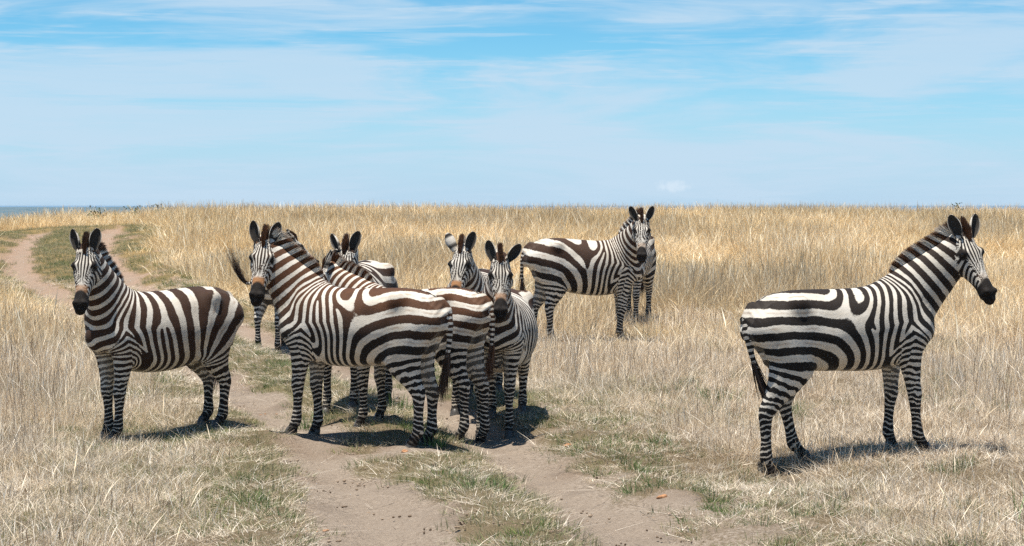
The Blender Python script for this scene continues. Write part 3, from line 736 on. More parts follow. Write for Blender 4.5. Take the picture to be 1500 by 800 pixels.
    # --- hooves
    for k, (fx, fy, fz) in feet.items():
        rings = [(-0.012, .052, .0), (0.006, .053, .0), (0.03, .048, -.006), (0.055, .043, -.014), (0.062, .035, -.016), (0.062, .004, -.016)]
        n = 18; v_ = []; f_ = []
        for zz, r_, ox in rings:
            for j in range(n):
                b = 2 * pi * j / n; e = 1.12 if cos(b) > 0 else 0.85
                hgt = zz * (1.0 + 0.18 * cos(b)) if zz > 0 else zz
                v_.append((fx + ox + r_ * e * cos(b), fy + r_ * 0.95 * sin(b), fz + hgt))
        for i in range(len(rings) - 1):
            for j in range(n): f_.append([i * n + j, i * n + (j + 1) % n, (i + 1) * n + (j + 1) % n, (i + 1) * n + j])
        link(bpy.data.objects.new('hoof', mesh_from('hoof', np.array(v_), np.array(f_), hf.m)), root)

    # --- hair strands
    def strands(name, roots, dirs, lens, wid, phs, thrv, brownv, tipmix, curl, segs=3):
        n = len(roots); t = np.linspace(0, 1, segs + 1)
        rnd_d = rs.normal(size=(n, 3)); side = np.cross(dirs, rnd_d); side /= np.linalg.norm(side, axis=1)[:, None]
        Vv = np.zeros((n, segs + 1, 2, 3))
        for i, tt in enumerate(t):
            c = roots + dirs * (lens * tt)[:, None] + curl * (lens * tt * tt)[:, None]
            w = (wid * (1 - 0.85 * tt ** 1.5))[:, None] * 0.5 if np.ndim(wid) else wid * (1 - 0.85 * tt ** 1.5) * 0.5
            Vv[:, i, 0] = c - side * w; Vv[:, i, 1] = c + side * w
        b = (np.arange(n) * (segs + 1) * 2)[:, None]
        Fq = np.concatenate([np.stack([b[:, 0] + 2 * i, b[:, 0] + 2 * i + 1, b[:, 0] + 2 * i + 3, b[:, 0] + 2 * i + 2], 1) for i in range(segs)])
        m_ = mesh_from(name, Vv.reshape(-1, 3), Fq, hr.m)
        rep = (segs + 1) * 2
        vattr(m_, 'phase', np.repeat(phs, rep)); vattr(m_, 'thr', np.repeat(thrv, rep)); vattr(m_, 'brown', np.repeat(brownv, rep))
        vattr(m_, 'tipmix', np.repeat(tipmix, rep)); vattr(m_, 'rnd', np.repeat(rs.uniform(0, 1, n), rep))
        vattr(m_, 'tip', np.tile(np.repeat(t, 2), n))
        return link(bpy.data.objects.new(name, m_), root)
    nk = parts['neck']; nm_ = cfg.get('hairs', 2600)
    # dorsal line: along the neck, then over the poll to the forelock
    tcrest = np.linspace(0.26, 0.97, 60)
    Lp = nk.L / nk.L[-1]
    ip = lambda A, t: np.stack([np.interp(t, Lp, A[:, j]) for j in range(A.shape[1])], 1)
    cN, uN, rN, vN = ip(nk.C, tcrest), ip(nk.U, tcrest), ip(nk.r, tcrest), ip(nk.V, tcrest)
    line = cN + uN * (rN[:, :1] - 0.012); ldir = uN
    hs_ = np.linspace(-0.02, 0.085, 10)
    hl = np.array([HO + s_ * ax_ + Uh * (0.035 + 0.01 * min(1, max(0, s_ / .06)) - 0.012) for s_ in hs_]); hdirs = np.array([norm(-0.80 * ax_ + 0.62 * Uh - 2.0 * (s_ - 0.03) * ax_ * -1) for s_ in hs_])
    line = np.vstack([line, hl]); ldir = np.vstack([ldir, hdirs])
    vside = np.vstack([vN, np.tile(Vh, (10, 1))])
    cum = np.concatenate([[0], np.cumsum(np.linalg.norm(np.diff(line, axis=0), axis=1))]); cum /= cum[-1]
    hgt = np.interp(cum, [0, .10, .3, .75, .93, 1], [.03, .075, .110, .120, .125, .105]) * cfg.get('mane', 1.0)
    tq = np.sort(rs.uniform(0, 1, nm_)); tq = np.concatenate([tq, rs.uniform(0.86, 1, nm_ // 6)])
    li = np.stack([np.interp(tq, cum, line[:, j]) for j in range(3)], 1)
    di = np.stack([np.interp(tq, cum, ldir[:, j]) for j in range(3)], 1)
    vs = np.stack([np.interp(tq, cum, vside[:, j]) for j in range(3)], 1)
    lat = np.clip(rs.normal(0, 0.5, len(tq)), -1, 1)
    rts = li + vs * (lat * np.where(tq > .86, 0.008, 0.013))[:, None]
    tang = np.gradient(line, axis=0); tang /= np.linalg.norm(tang, axis=1)[:, None]
    tg = np.stack([np.interp(tq, cum, tang[:, j]) for j in range(3)], 1)
    di = di + vs * (lat * 0.10 + rs.normal(0, .028, len(tq)))[:, None] + tg * (rs.normal(0, .045, len(tq)) - 0.08)[:, None] * (tq < .85)[:, None]
    di /= np.linalg.norm(di, axis=1)[:, None]
    phr = phase(rts - 0.0 * di)[0]
    if cfg.get('white_y', False): phr = phr + 0.5
    onhead = tq > 0.84
    phr = np.where(onhead, 0.0, phr)
    ln = np.interp(tq, cum, hgt) * rs.uniform(0.86, 1.05, len(tq))
    strands('mane', rts, di, ln, 0.0075, phr, np.full(len(tq), -0.1), np.full(len(tq), cfg.get('mane_brown', 0.5)) * np.where(onhead, 1.3, .9), np.where(onhead, 1, 0.6), -0.12 * tg, 3)
    # tail tuft
    tc_ = parts['tail'].C; n_t = 420
    k_ = rs.uniform(0.62, 1.0, n_t); i_ = np.clip((k_ * (len(tc_) - 1)).astype(int), 0, len(tc_) - 2)
    rts = tc_[i_] + (tc_[i_ + 1] - tc_[i_]) * rs.uniform(0, 1, n_t)[:, None] + rs.normal(0, .006, (n_t, 3))
    dt = parts['tail'].T[i_] + rs.normal(0, cfg.get('tuft_spread', 0.07), (n_t, 3)); dt /= np.linalg.norm(dt, axis=1)[:, None]
    cu = np.array(cfg.get('tuft_curl', (0.03, 0, -0.06)))
    strands('tail_tuft', rts, dt, rs.uniform(.16, .36, n_t) * cfg.get('tuft', 1.0), 0.007, np.zeros(n_t), np.full(n_t, -0.1), np.full(n_t, cfg.get('tuft_brown', 0.1)), np.zeros(n_t), cu[None] + rs.normal(0, cfg.get('tuft_rnd', .04), (n_t, 3)), 4)
    return root

ZEBRAS = [
    dict(label='dark brown striped zebra standing alone at the left in dry grass, facing us', at=(234, 20.2), yaw=221, scale=0.985, vox=0.0095, seed=101, girth=1.08, ear_left=(.20, .30, 0), ear_right=(.36, .5, 0), poll=(127, 366), look=(-.10, -1), pitch=62,
         period=0.098, rump=0.135, brown=(0.35, 1.05, 0.30), thr=-0.2, fan=0.9, fank=3.0, tan=0.7, mane_brown=0.35, dust=0.3, tail=[(-0.70, -0.02, 1.19), (-0.75, -0.06, 1.12), (-0.76, -.13, 0.98), (-0.75, -.17, 0.80), (-0.73, -.17, 0.70)],
         legs=dict(fore_left=(0.05, 0.0), fore_right=(-0.03, 0.0), hind_left=(0.08, 0.0), hind_right=(0.03, 0))),
    dict(label='rufous striped zebra in front of the group, side on, with its head turned to us', at=(516, 19.45), yaw=161, scale=0.98, tilt=3.5, vox=0.0095, seed=102, poll=(388, 355), look=(-.22, -1), pitch=61,
         period=0.072, thr=-0.15, rump=0.106, brown=(0.78, 1.27, 0.72), tan=1.0, mane_brown=0.9, white_y=True, pn=2.0,
         legs=dict(fore_left=(0.0, 0.0), fore_right=(-0.10, 0.0), hind_left=(-0.02, 0.0), hind_right=(-0.03, 0.0))),
    dict(label='zebra behind the rufous one, peering over its back with both ears up', at=(520, 21.9), yaw=257, scale=0.98, vox=0.011, seed=103, poll=(509, 367), look=(-.45, -1), pitch=58,
         brown=(0.7, 1.3, 0.3), ear_right=(0.75, 0.5, 0.0), mane_brown=0.7),
    dict(label='rufous zebra with its head hidden and its tail towards us, between two others', at=(606, 20.1), yaw=155, scale=0.91, vox=0.0105, seed=104, poll=(484, 392), look=(-1, .15), pitch=48,
         rump=0.102, brown=(0.72, 1.25, 0.8), mane_brown=1.0, tuft_brown=0.35, tuft=.8, legs=dict(hind_left=(0.03, 0.0), hind_right=(-0.05, 0.0), fore_right=(-.07, 0))),
    dict(label='far zebra mostly hidden behind another zebra head, its tail flicked out sideways', at=(412, 29.5), yaw=77, scale=0.86, vox=0.014, seed=105, poll=(428, 352), look=(1, .3), pitch=40,
         tail=[(-0.70, 0, 1.19), (-0.77, 0.05, 1.12), (-0.80, 0.13, 1.02), (-0.80, 0.21, 0.98), (-0.80, 0.28, 1.0)], tuft_curl=(0, -0.1, 1.6), tuft=.8, tuft_spread=.07, tuft_rnd=.14, hairs=1200, ear_right=(0.5, 2.4, 0.5)),
    dict(label='zebra looking over a rufous rump with one ear turned sideways showing white', at=(697, 22.2), yaw=263, scale=0.96, vox=0.011, seed=106, poll=(677, 367), look=(-.28, -1), pitch=58,
         ear_right=(0.55, 2.7, 0.0), brown=(0.6, 1.3, 0.3), tan=1.0, mane_brown=0.8),
    dict(label='zebra facing us head on, its round striped belly bulging to the right', at=(733, 20.75), yaw=264, scale=0.94, vox=0.0105, seed=107, girth=1.16, poll=(733, 381), look=(.02, -1), pitch=62,
         brown=(0.7, 1.3, 0.4), ear_left=(0.85, 0.35, 0.0), tan=0.7, mane_brown=0.8, period=0.07),
    dict(label='zebra farther back on the right, side on in tall grass, head turned to us', at=(860, 29.5), yaw=8, scale=1.0, neck=.68, vox=0.0125, seed=108, girth=1.05, ear_left=(.48, .4, 0), ear_right=(.52, .35, 0), poll=(940, 322), look=(-.05, -1), pitch=60,
         brown=(0.6, 1.3, 0.35), rump=0.135, period=0.085, tan=0.3, mane_brown=0.5, fan=.35, saddle=1.9,
         legs=dict(hind_left=(-0.04, 0), hind_right=(0.15, 0.0, .03), fore_left=(-0.03, 0), fore_right=(-0.09, 0)), hairs=1800),
    dict(label='zebra hidden behind the far one, only its chest, legs and one ear showing', at=(926, 32.8), yaw=258, scale=0.95, vox=0.014, seed=109, poll=(914, 350), look=(-.9, -.6), pitch=50,
         hairs=1200, ear_right=(0.5, 2.6, 0.4), ear_left=(0.5, 2.6, 0.4), neck=0.66),
    dict(label='black striped zebra standing apart on the right, walking away and looking sideways', at=(1255, 18.7), yaw=13, scale=1.035, tilt=6, vox=0.0095, seed=110, girth=.95, poll=(1411, 347), look=(.78, -1), pitch=56, ear_left=(.55, .05, 0), ear_right=(.25, .8, 0),
         period=0.082, tail=[(-0.70, 0, 1.19), (-0.755, -.03, 1.13), (-0.775, -.06, 0.98), (-0.755, -.08, 0.80), (-0.73, -.08, 0.70)], tuft_curl=(.12, 0, -.05), rump=0.100, brown=(0.9, 1.5, 0.12), thr=-0.14, tan=0.12, mane_brown=0.7, pn=1.9,
         legs=dict(hind_right=(-0.16, 0.0, -0.03), hind_left=(0.20, 0.0, 0.02), fore_right=(0.0, 0), fore_left=(-0.16, 0.0))),
]
for c in ZEBRAS: build_zebra(c)

# ------------------------------------------------------------------ grass
def blades(n, rad, h0, h1, lean, wid, heads=0.0, rs=rng, droop=0.35, segs=3):
    """one tuft: n curved tapering blades as a single mesh (V, F, shade, t)"""
    a = rs.uniform(0, 2 * pi, n); r_ = rad * np.sqrt(rs.uniform(0, 1, n))
    root = np.stack([r_ * np.cos(a), r_ * np.sin(a), np.full(n, -0.02)], 1)
    hh = rs.uniform(h0, h1, n); la = a + rs.normal(0, 0.9, n); lm = np.abs(rs.normal(0, lean, n))
    ld = np.stack([np.cos(la), np.sin(la), np.zeros(n)], 1)
    face = rs.uniform(0, 2 * pi, n); sd = np.stack([np.cos(face), np.sin(face), np.zeros(n)], 1)
    head = rs.uniform(0, 1, n) < heads
    t = np.linspace(0, 1, segs + 1)
    V = np.zeros((n, segs + 1, 2, 3))
    w0 = wid * rs.uniform(0.6, 1.3, n)
    for i, tt in enumerate(t):
        c = root + ld * (hh * (lm * tt + droop * lm * tt ** 2))[:, None]
        c[:, 2] += hh * (tt - 0.25 * np.minimum(lm, 1.2) * tt ** 2)
        w = w0 * (1 - 0.9 * tt ** 1.3)
        w = np.where(head, w0 * ([0.45, 0.4, 1.5, 0.3][i] if segs == 3 else [0.45, .4, .35, 1.5, 0.3][i]), w)
        V[:, i, 0] = c - sd * (w / 2)[:, None]; V[:, i, 1] = c + sd * (w / 2)[:, None]
    b = np.arange(n) * (segs + 1) * 2
    F = np.concatenate([np.stack([b + 2 * i, b + 2 * i + 1, b + 2 * i + 3, b + 2 * i + 2], 1) for i in range(segs)])
    rep = (segs + 1) * 2
    return V.reshape(-1, 3), F, np.repeat(rs.uniform(0, 1, n), rep), np.tile(np.repeat(t, 2), n)

def grass_mat(name, stops, transl=0.33, bright=(0.70, 1.36), hue=0.5):
    m = NT(name)
    base = m.ramp(m.attr('shade'), stops)
    tn_ = m.attr('tint', 'INSTANCER')
    v = m.n('ShaderNodeMapRange', {'Value': tn_, 'To Min': bright[0], 'To Max': bright[1]}).outputs['Result']
    hsv = m.n('ShaderNodeHueSaturation', {'Color': base, 'Hue': hue, 'Value': v, 'Saturation': m.n('ShaderNodeMapRange', {'Value': m.attr('warm', 'INSTANCER'), 'To Min': 0.70, 'To Max': 1.10}).outputs['Result']})
    col = hsv.outputs['Color']
    m.set(Base_Color=col, Roughness=0.7, Specular_IOR_Level=0.2)
    tr = m.n('ShaderNodeBsdfTranslucent', {'Color': col})
    mxs = m.n('ShaderNodeMixShader', {0: transl}); m.t.links.new(m.b.outputs[0], mxs.inputs[1]); m.t.links.new(tr.outputs[0], mxs.inputs[2])
    m.t.links.new(mxs.outputs[0], m.out.inputs['Surface'])
    return m.m
DRY = grass_mat('dry_grass', [(0.0, (0.19, 0.125, 0.07)), (0.28, (0.48, 0.375, 0.245)), (0.62, (0.76, 0.655, 0.475)), (1.0, (0.90, 0.84, 0.72))], hue=.494, bright=(0.84, 1.46))
GOLD = grass_mat('golden_grass', [(0.0, (0.42, 0.26, 0.09)), (0.35, (0.68, 0.48, 0.22)), (0.75, (0.84, 0.66, 0.37)), (1.0, (0.92, 0.81, 0.57))], hue=.502, bright=(0.74, 1.36))
SHORT = grass_mat('short_grass', [(0.0, (0.12, 0.17, 0.045)), (0.42, (0.22, 0.25, 0.09)), (0.62, (0.42, 0.35, 0.19)), (1.0, (0.58, 0.49, 0.31))])
GREEN = grass_mat('green_grass', [(0.0, (0.05, 0.10, 0.02)), (0.5, (0.10, 0.18, 0.04)), (0.85, (0.18, 0.25, 0.07)), (1.0, (0.40, 0.36, 0.17))])

def variants(name, mat, specs):
    col = bpy.data.collections.new(name)
    for i, layers in enumerate(specs):
        Vs, Fs, Sh, T = [], [], [], []; off = 0
        for L in layers:
            v, f, s_, t_ = blades(**L); Vs.append(v); Fs.append(f + off); Sh.append(s_); T.append(t_); off += len(v)
        me = mesh_from(name, np.vstack(Vs), np.vstack(Fs), mat)
        vattr(me, 'shade', np.concatenate(Sh)); vattr(me, 'tt', np.concatenate(T))
        col.objects.link(bpy.data.objects.new('%s_%02d' % (name, i), me))
    return col
tall_col = variants('tall_tuft', DRY, [[dict(n=48, rad=.17, h0=.04, h1=.20, lean=.60, wid=.0031), dict(n=11, rad=.15, h0=.16, h1=.42, lean=.26, wid=.0029, heads=.6), dict(n=1, rad=.12, h0=.34, h1=.52, lean=.22, wid=.004, heads=1.0)] for _ in range(9)])
gold_col = variants('golden_tuft', GOLD, [[dict(n=50, rad=.24, h0=.08, h1=.30, lean=.55, wid=.007), dict(n=18, rad=.22, h0=.2, h1=.52, lean=.34, wid=.0065, heads=.55)] for _ in range(9)])
low_col = variants('thatch_tuft', DRY, [[dict(n=70, rad=.17, h0=.03, h1=.14, lean=.9, wid=.0042)] for _ in range(7)])
short_col = variants('short_tuft', SHORT, [[dict(n=66, rad=.14, h0=.02, h1=.085, lean=.7, wid=.0042)] for _ in range(7)])
green_col = variants('green_tuft', GREEN, [[dict(n=40, rad=.09, h0=.05, h1=.17, lean=.45, wid=.006)] for _ in range(5)])

def scatter(name, col, nvar, pts, sxy, sz, tintv, warm, label, cat):
    me = bpy.data.meshes.new(name); me.vertices.add(len(pts)); me.vertices.foreach_set('co', pts.astype(np.float32).ravel())
    n = len(pts)
    rot = np.stack([rng.normal(0, .08, n), rng.normal(0, .08, n), rng.uniform(0, 2 * pi, n)], 1).astype(np.float32)
    a = me.attributes.new('rot', 'FLOAT_VECTOR', 'POINT'); a.data.foreach_set('vector', rot.ravel())
    a = me.attributes.new('scl', 'FLOAT_VECTOR', 'POINT'); a.data.foreach_set('vector', np.stack([sxy, sxy, sz], 1).astype(np.float32).ravel())
    a = me.attributes.new('var', 'INT', 'POINT'); a.data.foreach_set('value', rng.integers(0, nvar, n).astype(np.int32))
    vattr(me, 'tint', tintv); vattr(me, 'warm', warm)
    o = link(bpy.data.objects.new(name, me)); tag(o, label, cat, kind='stuff')
    gt = bpy.data.node_groups.new(name, 'GeometryNodeTree')
    gt.interface.new_socket('Geometry', in_out='INPUT', socket_type='NodeSocketGeometry')
    gt.interface.new_socket('Geometry', in_out='OUTPUT', socket_type='NodeSocketGeometry')
    gi = gt.nodes.new('NodeGroupInput'); go = gt.nodes.new('NodeGroupOutput')
    ci = gt.nodes.new('GeometryNodeCollectionInfo'); ci.inputs['Collection'].default_value = col
    ci.inputs['Separate Children'].default_value = True; ci.inputs['Reset Children'].default_value = True
    ip_ = gt.nodes.new('GeometryNodeInstanceOnPoints'); ip_.inputs['Pick Instance'].default_value = True
    def na(nm, ty):
        q = gt.nodes.new('GeometryNodeInputNamedAttribute'); q.data_type = ty; q.inputs['Name'].default_value = nm; return q.outputs['Attribute']
    gt.links.new(gi.outputs[0], ip_.inputs['Points']); gt.links.new(ci.outputs[0], ip_.inputs['Instance'])
    gt.links.new(na('var', 'INT'), ip_.inputs['Instance Index'])
    er = gt.nodes.new('FunctionNodeEulerToRotation'); gt.links.new(na('rot', 'FLOAT_VECTOR'), er.inputs[0])
    gt.links.new(er.outputs[0], ip_.inputs['Rotation']); gt.links.new(na('scl', 'FLOAT_VECTOR'), ip_.inputs['Scale'])
    gt.links.new(ip_.outputs[0], go.inputs[0])
    md = o.modifiers.new('scatter', 'NODES'); md.node_group = gt
    return o

def candidates(d0, d1, dens):
    """random points over the part of the slope in view, with a margin to both sides"""
    wmax = d1 * 0.2119 * 1.25 + 1.2
    n = int((d1 - d0) * 2 * wmax * dens)
    y = rng.uniform(d0, d1, n); x = rng.uniform(-wmax, wmax, n)
    m = np.abs(x) < y * 0.2119 * 1.25 + 1.2
    return x[m], y[m]
ZPOS = [((c['at'][0] - 750) * c['at'][1] / FPX, c['at'][1]) for c in ZEBRAS]
def trod(x, y):
    """grass trampled lower in front of the hooves"""
    f = np.ones_like(x)
    for c in ZEBRAS:
        d = c['at'][1]; zx = (c['at'][0] - 750) * d / FPX; a = R(c['yaw'])
        for s_ in (0.48, -0.57):
            f = np.minimum(f, 1 - (0.8 if d > 26 else 0.6) * np.exp(-(((x - zx - s_ * cos(a)) / .45) ** 2 + ((y - d - s_ * sin(a) + .5) / 0.7) ** 2)))
    return f
def side_right(x, y):   # to the right of the right rut
    return x > np.interp(y, RUT_R[:, 1], RUT_R[:, 0])
def tallness(x, y):
    r = rut_d(x, y); rt = side_right(x, y)
    between = (~rt) & (x > np.interp(y, RUT_L[:, 1], RUT_L[:, 0]))
    fr = 1 - smooth01(21, 27, y)
    e0 = np.where(rt, .18 + .42 * fr, 0.25); e1 = np.where(rt, .9 + 1.5 * fr, 1.05)
    e1 = e1 + 0.6 * smooth01(34, 46, y); e0 = e0 + 0.2 * smooth01(34, 46, y)
    t = smooth01(0, 1, (r - e0) / (e1 - e0))
    t = np.where(between, t * 0.35, t)
    return t, r, between
def place(d0, d1, dens, probf):
    x, y = candidates(d0, d1, dens); p = probf(x, y); m = rng.uniform(0, 1, len(x)) < p
    x, y = x[m], y[m]; return x, y, np.stack([x, y, ground_z(x, y)], 1)
def clump(x, y, s=1.0, seed=3): return fbm(x * 1.1 * s, y * 0.8 * s, seed)

# tall dry grass, near half
def p_tall(x, y):
    t, r, b = tallness(x, y); c = clump(x, y)
    return np.clip(t * (0.22 + 1.4 * smooth01(0.36, 0.62, c)), 0, 1)
x, y, p = place(12.2, 34, 54, p_tall)
t_, r_, b_ = tallness(x, y); c_ = clump(x, y, 0.6, 13)
fore = smooth01(15.5, 20, y)
sz = (0.50 + 0.55 * smooth01(.3, .7, c_)) * (0.6 + 0.4 * t_) * (0.66 + 0.34 * fore) * rng.uniform(.7, 1.2, len(x)) * trod(x, y)
scatter('dry_grass', tall_col, 9, p, 0.8 + 0.4 * rng.uniform(0, 1, len(x)), sz, np.clip(.30 + .75 * fbm(x * .9, y * .6, 91) + rng.normal(0, .2, len(x)), 0, 1), np.clip(0.58 + .5 * (fbm(x * .5, y * .4, 93) - .5) + 0.25 * smooth01(16, 32, y) + rng.normal(0, .2, len(x)), 0, 1),
        'tall straw coloured grass standing in loose tufts on both sides of the track', 'grass')
# golden grass on the far slope
def p_gold(x, y):
    t, r, b = tallness(x, y); c = clump(x, y, 0.7, 17)
    return np.clip(t * (0.35 + 1.1 * smooth01(0.32, 0.6, c)), 0, 1) * smooth01(26, 34, y)
x, y, p = place(26, 74, 21, p_gold)
t_, r_, b_ = tallness(x, y); c_ = clump(x, y, 0.35, 23)
sz = (0.50 + 0.75 * np.where(y > 50, .55, smooth01(.3, .7, c_))) * (0.55 + 0.45 * t_) * rng.uniform(.75, 1.2, len(x)) * trod(x, y)
scatter('golden_grass', gold_col, 9, p, 0.9 + 0.4 * rng.uniform(0, 1, len(x)), sz, np.clip(0.15 + 0.55 * smooth01(.3, .7, fbm(x * .3, y * .2, 29)) + .45 * (fbm(x * 1.4, y * .8, 19) - .2) + rng.normal(0, .2, len(x)), 0, 1), np.clip(0.18 + 0.14 * smooth01(34, 58, y) + .5 * (fbm(x * .35, y * .25, 95) - .5) + rng.normal(0, .16, len(x)), 0, 1),
        'dense golden grass covering the far slope up to the skyline', 'grass')
# matted thatch under and between
def p_low(x, y):
    t, r, b = tallness(x, y)
    ex = worn(x, y, r)
    return np.clip((1 - .85 * ex) * smooth01(-0.02, 0.30, r) * (0.35 + 0.65 * smooth01(.3, .55, fbm(x * 1.6, y * 1.1, 33))), 0, 1)
x, y, p = place(12.2, 40, 46, p_low)
scatter('grass_thatch', low_col, 7, p, rng.uniform(.8, 1.2, len(x)), rng.uniform(.5, 1.1, len(x)) * (.4 + .6 * smooth01(.4, 1.8, rut_d(x, y))), np.clip(.25 + .5 * fbm(x * 1.3, y * .9, 97) + rng.normal(0, .2, len(x)), 0, 1), np.clip(rng.normal(.3, .2, len(x)), 0, 1),
        'low matted dead grass lying between the taller tufts', 'grass')
# short greenish turf beside and between the ruts
def p_short(x, y):
    t, r, b = tallness(x, y)
    q = smooth01(-0.06, 0.22, r) * (1 - smooth01(1.3, 3.0, r)) * np.where(b, smooth01(0.1, 0.3, fbm(x * 1.8, y * 1.0, 37)), smooth01(0.34, 0.56, fbm(x * 1.8, y * 1.0, 37)))
    ex = worn(x, y, r)
    return np.clip(q * (1 - .8 * ex), 0, 1)
x, y, p = place(12.2, 57, 60, p_short)
scatter('short_grass', short_col, 7, p, rng.uniform(.7, 1.2, len(x)), rng.uniform(.5, 1.25, len(x)), np.clip(rng.normal(.5, .22, len(x)), 0, 1), np.clip(rng.normal(.4, .2, len(x)), 0, 1),
        'short grazed turf, half green and half dry, along the wheel ruts', 'grass')
# sparse green blades
def p_green(x, y):
    t, r, b = tallness(x, y)
    zone = side_right(x, y) * smooth01(2.6, 1.2, r) * smooth01(28, 24, y)
    return smooth01(0.02, 0.2, r) * smooth01(0.52 - .10 * zone, 0.70 - .08 * zone, fbm(x * 1.2, y * 0.7, 43)) * (1 - 0.5 * smooth01(1.5, 4, r)) * 0.9
x, y, p = place(12.2, 44, 22, p_green)
scatter('green_grass', green_col, 5, p, rng.uniform(.6, 1.1, len(x)), rng.uniform(.3, .75, len(x)) * (1 + .7 * smooth01(1.5, 3, rut_d(x, y))), np.clip(rng.normal(.55, .2, len(x)), 0, 1), np.clip(rng.normal(.5, .2, len(x)), 0, 1),
        'fresh green blades coming up among the dry grass', 'grass')

# straw litter and grit on the bare track
litter_col = variants('straw_litter', DRY, [[dict(n=7, rad=.16, h0=.02, h1=.09, lean=2.5, wid=.004, droop=.1)] for _ in range(6)])
def p_lit(x, y):
    r = rut_d(x, y); return (1 - smooth01(0.2, 0.6, r)) * (0.25 + 0.75 * smooth01(.4, .65, fbm(x * 2, y * 1.2, 47)))
x, y, p = place(12.2, 40, 16, p_lit)
scatter('straw_litter', litter_col, 6, p, rng.uniform(.7, 1.2, len(x)), rng.uniform(.3, .6, len(x)), np.clip(rng.normal(.35, .25, len(x)), 0, 1), np.clip(rng.normal(.2, .15, len(x)), 0, 1),
        'scattered bits of dead straw lying on the bare track', 'litter')
gm = NT('grit'); gm.set(Base_Color=gm.ramp(gm.n('ShaderNodeObjectInfo').outputs['Random'], [(0, (.10, .065, .04)), (.5, (.26, .19, .13)), (.9, (.42, .32, .24)), (1, (.42, .20, .09))]), Roughness=.95)
gcol = bpy.data.collections.new('grit')
for i in range(5):
    q = np.random.default_rng(500 + i); v = []; f = []
    for k_ in range(5):
        c = np.array([*q.uniform(-.12, .12, 2), 0]); r_ = q.uniform(.004, .013); b = len(v)
        for a_ in range(5):
            for b_ in range(8):
                d_ = np.array([sin(pi * a_ / 4) * cos(pi * b_ / 4), sin(pi * a_ / 4) * sin(pi * b_ / 4), .7 * cos(pi * a_ / 4)]); v.append(c + d_ * r_ * q.uniform(.75, 1.2))
        f += [[b + a_ * 8 + b_, b + (a_ + 1) * 8 + b_, b + (a_ + 1) * 8 + (b_ + 1) % 8, b + a_ * 8 + (b_ + 1) % 8] for a_ in range(4) for b_ in range(8)]
    gcol.objects.link(bpy.data.objects.new('grit_%02d' % i, mesh_from('grit', np.array(v), np.array(f), gm.m)))
def p_grit(x, y):
    r = rut_d(x, y); return (1 - smooth01(0.1, 0.6, r)) * (0.15 + 0.85 * smooth01(.45, .7, fbm(x * 2.6, y * 1.4, 53)))
x, y, p = place(12.2, 30, 14, p_grit)
scatter('grit', gcol, 5, p, rng.uniform(.5, 1.3, len(x)), rng.uniform(.5, 1.3, len(x)), np.clip(rng.normal(.5, .2, len(x)), 0, 1), np.clip(rng.normal(.5, .2, len(x)), 0, 1), 'small crumbs of dry soil and grit on the track', 'grit')

# ------------------------------------------------------------------ single tufts, stones, dung, shrubs
GREEN2 = NT('fresh_green')
GREEN2.set(Base_Color=GREEN2.ramp(GREEN2.attr('shade'), [(0, (0.035, 0.085, 0.015)), (.6, (0.08, 0.17, 0.03)), (1, (0.17, 0.26, 0.07))]), Roughness=.6)
def tuft(x, y, n, rad, h0, h1, lean, wid, label):
    v, f, s_, t_ = blades(n, rad, h0, h1, lean, wid)
    me = mesh_from('grass_tuft', v, f, GREEN2.m); vattr(me, 'shade', s_)
    o = link(bpy.data.objects.new('grass_tuft', me)); o.location = (x, y, float(ground_z(x, y))); tag(o, label, 'grass tuft', 'bright green grass tufts')
tuft(-0.17, 16.3, 170, .17, .05, .13, .5, .006, 'bright green grass tuft on the middle strip at the bottom of the picture')
tuft(1.89, 22.28, 200, .22, .08, .24, .4, .007, 'bright green grass tuft in the dry grass left of the right zebra')
tuft(-1.02, 21.6, 120, .14, .10, .24, .4, .006, 'green grass tuft in shade behind the rufous zebra hind legs')
tuft(-1.72, 20.9, 130, .16, .07, .19, .5, .006, 'leafy green tuft beside the rufous zebra front hooves')
tuft(3.35, 15.2, 110, .18, .15, .38, .3, .007, 'tall green tuft in the dry grass at the lower right corner')
tuft(-0.62, 19.3, 60, .09, .10, .20, .35, .010, 'dark weed growing just right of the rufous zebra hind hooves')

def lump(name, x, y, r_, sq, mat, label, cat, group, seed, n=22, m=14, lumps=0.25, sink=.25):
    q = np.random.default_rng(seed); v = []; ks = q.normal(size=(7, 3)) * 2.2; phs = q.uniform(0, 6.3, 7)
    for i in range(m + 1):
        for j in range(n):
            a, b = pi * i / m, 2 * pi * j / n
            d = np.array([sin(a) * cos(b), sin(a) * sin(b), cos(a)])
            rr = r_ * (1 + lumps * sum(math.sin(float(d @ k) + p_) for k, p_ in zip(ks, phs)) / 3)
            v.append(d * rr * np.array(sq))
    f = [[i * n + j, i * n + (j + 1) % n, (i + 1) * n + (j + 1) % n, (i + 1) * n + j][::-1] for i in range(m) for j in range(n)]
    o = link(bpy.data.objects.new(name, mesh_from(name, np.array(v), np.array(f), mat)))
    o.location = (x, y, float(ground_z(x, y)) + r_ * sq[2] * (1 - 2 * sink)); o.rotation_euler = (0, 0, float(q.uniform(0, 6)))
    tag(o, label, cat, group)
stm = NT('stone'); stm.set(Base_Color=stm.ramp(stm.noise(25, 4, .6, stm.obj()), [(.3, (.30, .13, .055)), (.7, (.52, .27, .13))]), Roughness=.9); stm.bump(stm.noise(60, 4, .6, stm.obj()), .5, .01)
dgm = NT('dung'); dgm.set(Base_Color=dgm.ramp(dgm.noise(40, 4, .6, dgm.obj()), [(.3, (.035, .025, .014)), (.7, (.12, .085, .045))]), Roughness=.95); dgm.bump(dgm.noise(60, 4, .7, dgm.obj()), .7, .02)
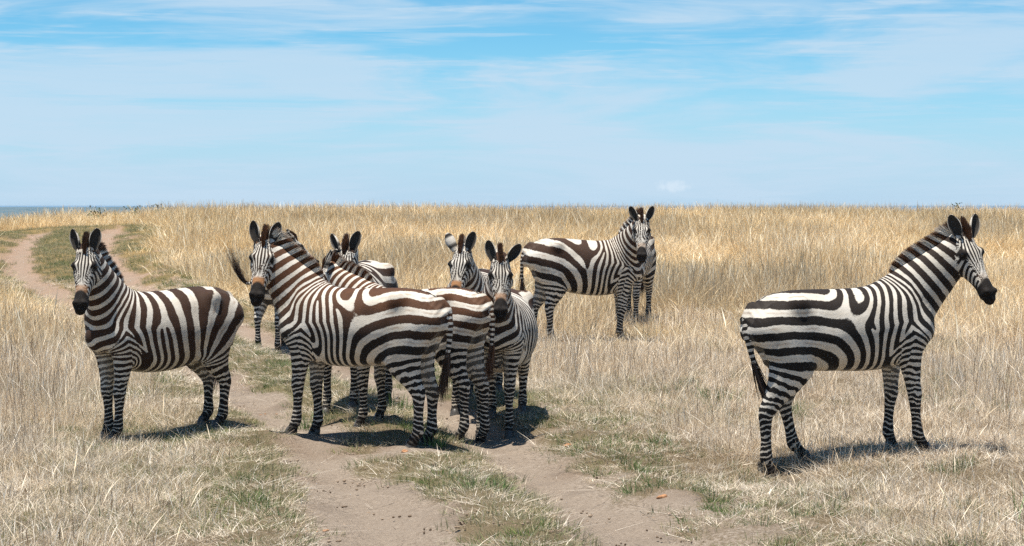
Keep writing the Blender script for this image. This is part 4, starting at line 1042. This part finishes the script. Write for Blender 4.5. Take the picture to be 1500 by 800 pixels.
for i, (px_, y_, r_, lb) in enumerate([(970, 16.3, .032, 'reddish stone lying on the bare bank of the right rut'), (832, 19.2, .028, 'orange stone at the edge of the right rut, below the far zebra'),
        (592, 18.6, .024, 'small orange stone in the bare hollow under the rufous zebra'), (726, 22.0, .04, 'orange stone on the track seen between the zebra legs'), (866, 18.6, .02, 'small brown stone right of the right rut')]):
    lump('stone', (px_ - 750) * y_ / FPX, y_, r_, (1.25, .9, .6), stm.m, lb, 'stone', 'stones along the track', 200 + i, lumps=.3)
for i, (px_, y_, r_, lb) in enumerate([(242, 15.75, .04, 'dark dung lump in the grass at the lower left'), (633, 17.6, .024, 'brown dung lump on the middle strip of the track'), (662, 17.45, .02, 'reddish brown clod right of the dung on the middle strip'), (668, 16.2, .028, 'small crumbled clod at the bottom of the middle strip')]):
    lump('dung', (px_ - 750) * y_ / FPX, y_, r_, (1.2, 1, .75), dgm.m, lb, 'dung', 'dung lumps and clods', 300 + i, lumps=.45)

# small leafy shrubs on the skyline: stem clump and many leaf faces
lfm = NT('shrub_leaf'); lfm.set(Base_Color=lfm.ramp(lfm.attr('shade'), [(0, (.05, .07, .02)), (.6, (.10, .12, .04)), (1, (.18, .18, .07))]), Roughness=.7)
stk = NT('shrub_stem'); stk.set(Base_Color=C4(.12, .085, .05), Roughness=.9)
for i, (px_, y_, hh, lb) in enumerate([(142, 60, .36, 'small green shrub on the skyline, leftmost of the row'), (198, 60.5, .34, 'low green shrub on the skyline, middle of the row'), (232, 60, .36, 'upright green shrub on the skyline, rightmost of the left row'), (1402, 62, .42, 'lone weed sticking up on the skyline above the right zebra')]):
    q = np.random.default_rng(400 + i); X_ = (px_ - 750) * y_ / FPX
    rt = bpy.data.objects.new('shrub', None); link(rt); rt.location = (X_, y_, float(ground_z(X_, y_))); tag(rt, lb, 'shrub', 'shrubs on the skyline')
    v, f, s_, t_ = blades(9, .08, hh * .7, hh, .3, .012, rs=q); link(bpy.data.objects.new('stem', mesh_from('stem', v, f, stk.m)), rt)
    n = 45; c = np.stack([q.normal(0, .11, n), q.normal(0, .11, n), hh * (0.35 + .75 * q.uniform(0, 1, n))], 1)
    a_ = q.normal(size=(n, 3)); a_ /= np.linalg.norm(a_, axis=1)[:, None]; b_ = np.cross(a_, q.normal(size=(n, 3))); b_ /= np.linalg.norm(b_, axis=1)[:, None]
    lv = np.stack([c - a_ * .04, c + b_ * .018, c + a_ * .04, c - b_ * .018], 1).reshape(-1, 3)
    me = mesh_from('leaves', lv, np.arange(4 * n).reshape(-1, 4), lfm.m); vattr(me, 'shade', np.repeat(q.uniform(0, 1, n), 4))
    link(bpy.data.objects.new('leaves', me), rt)
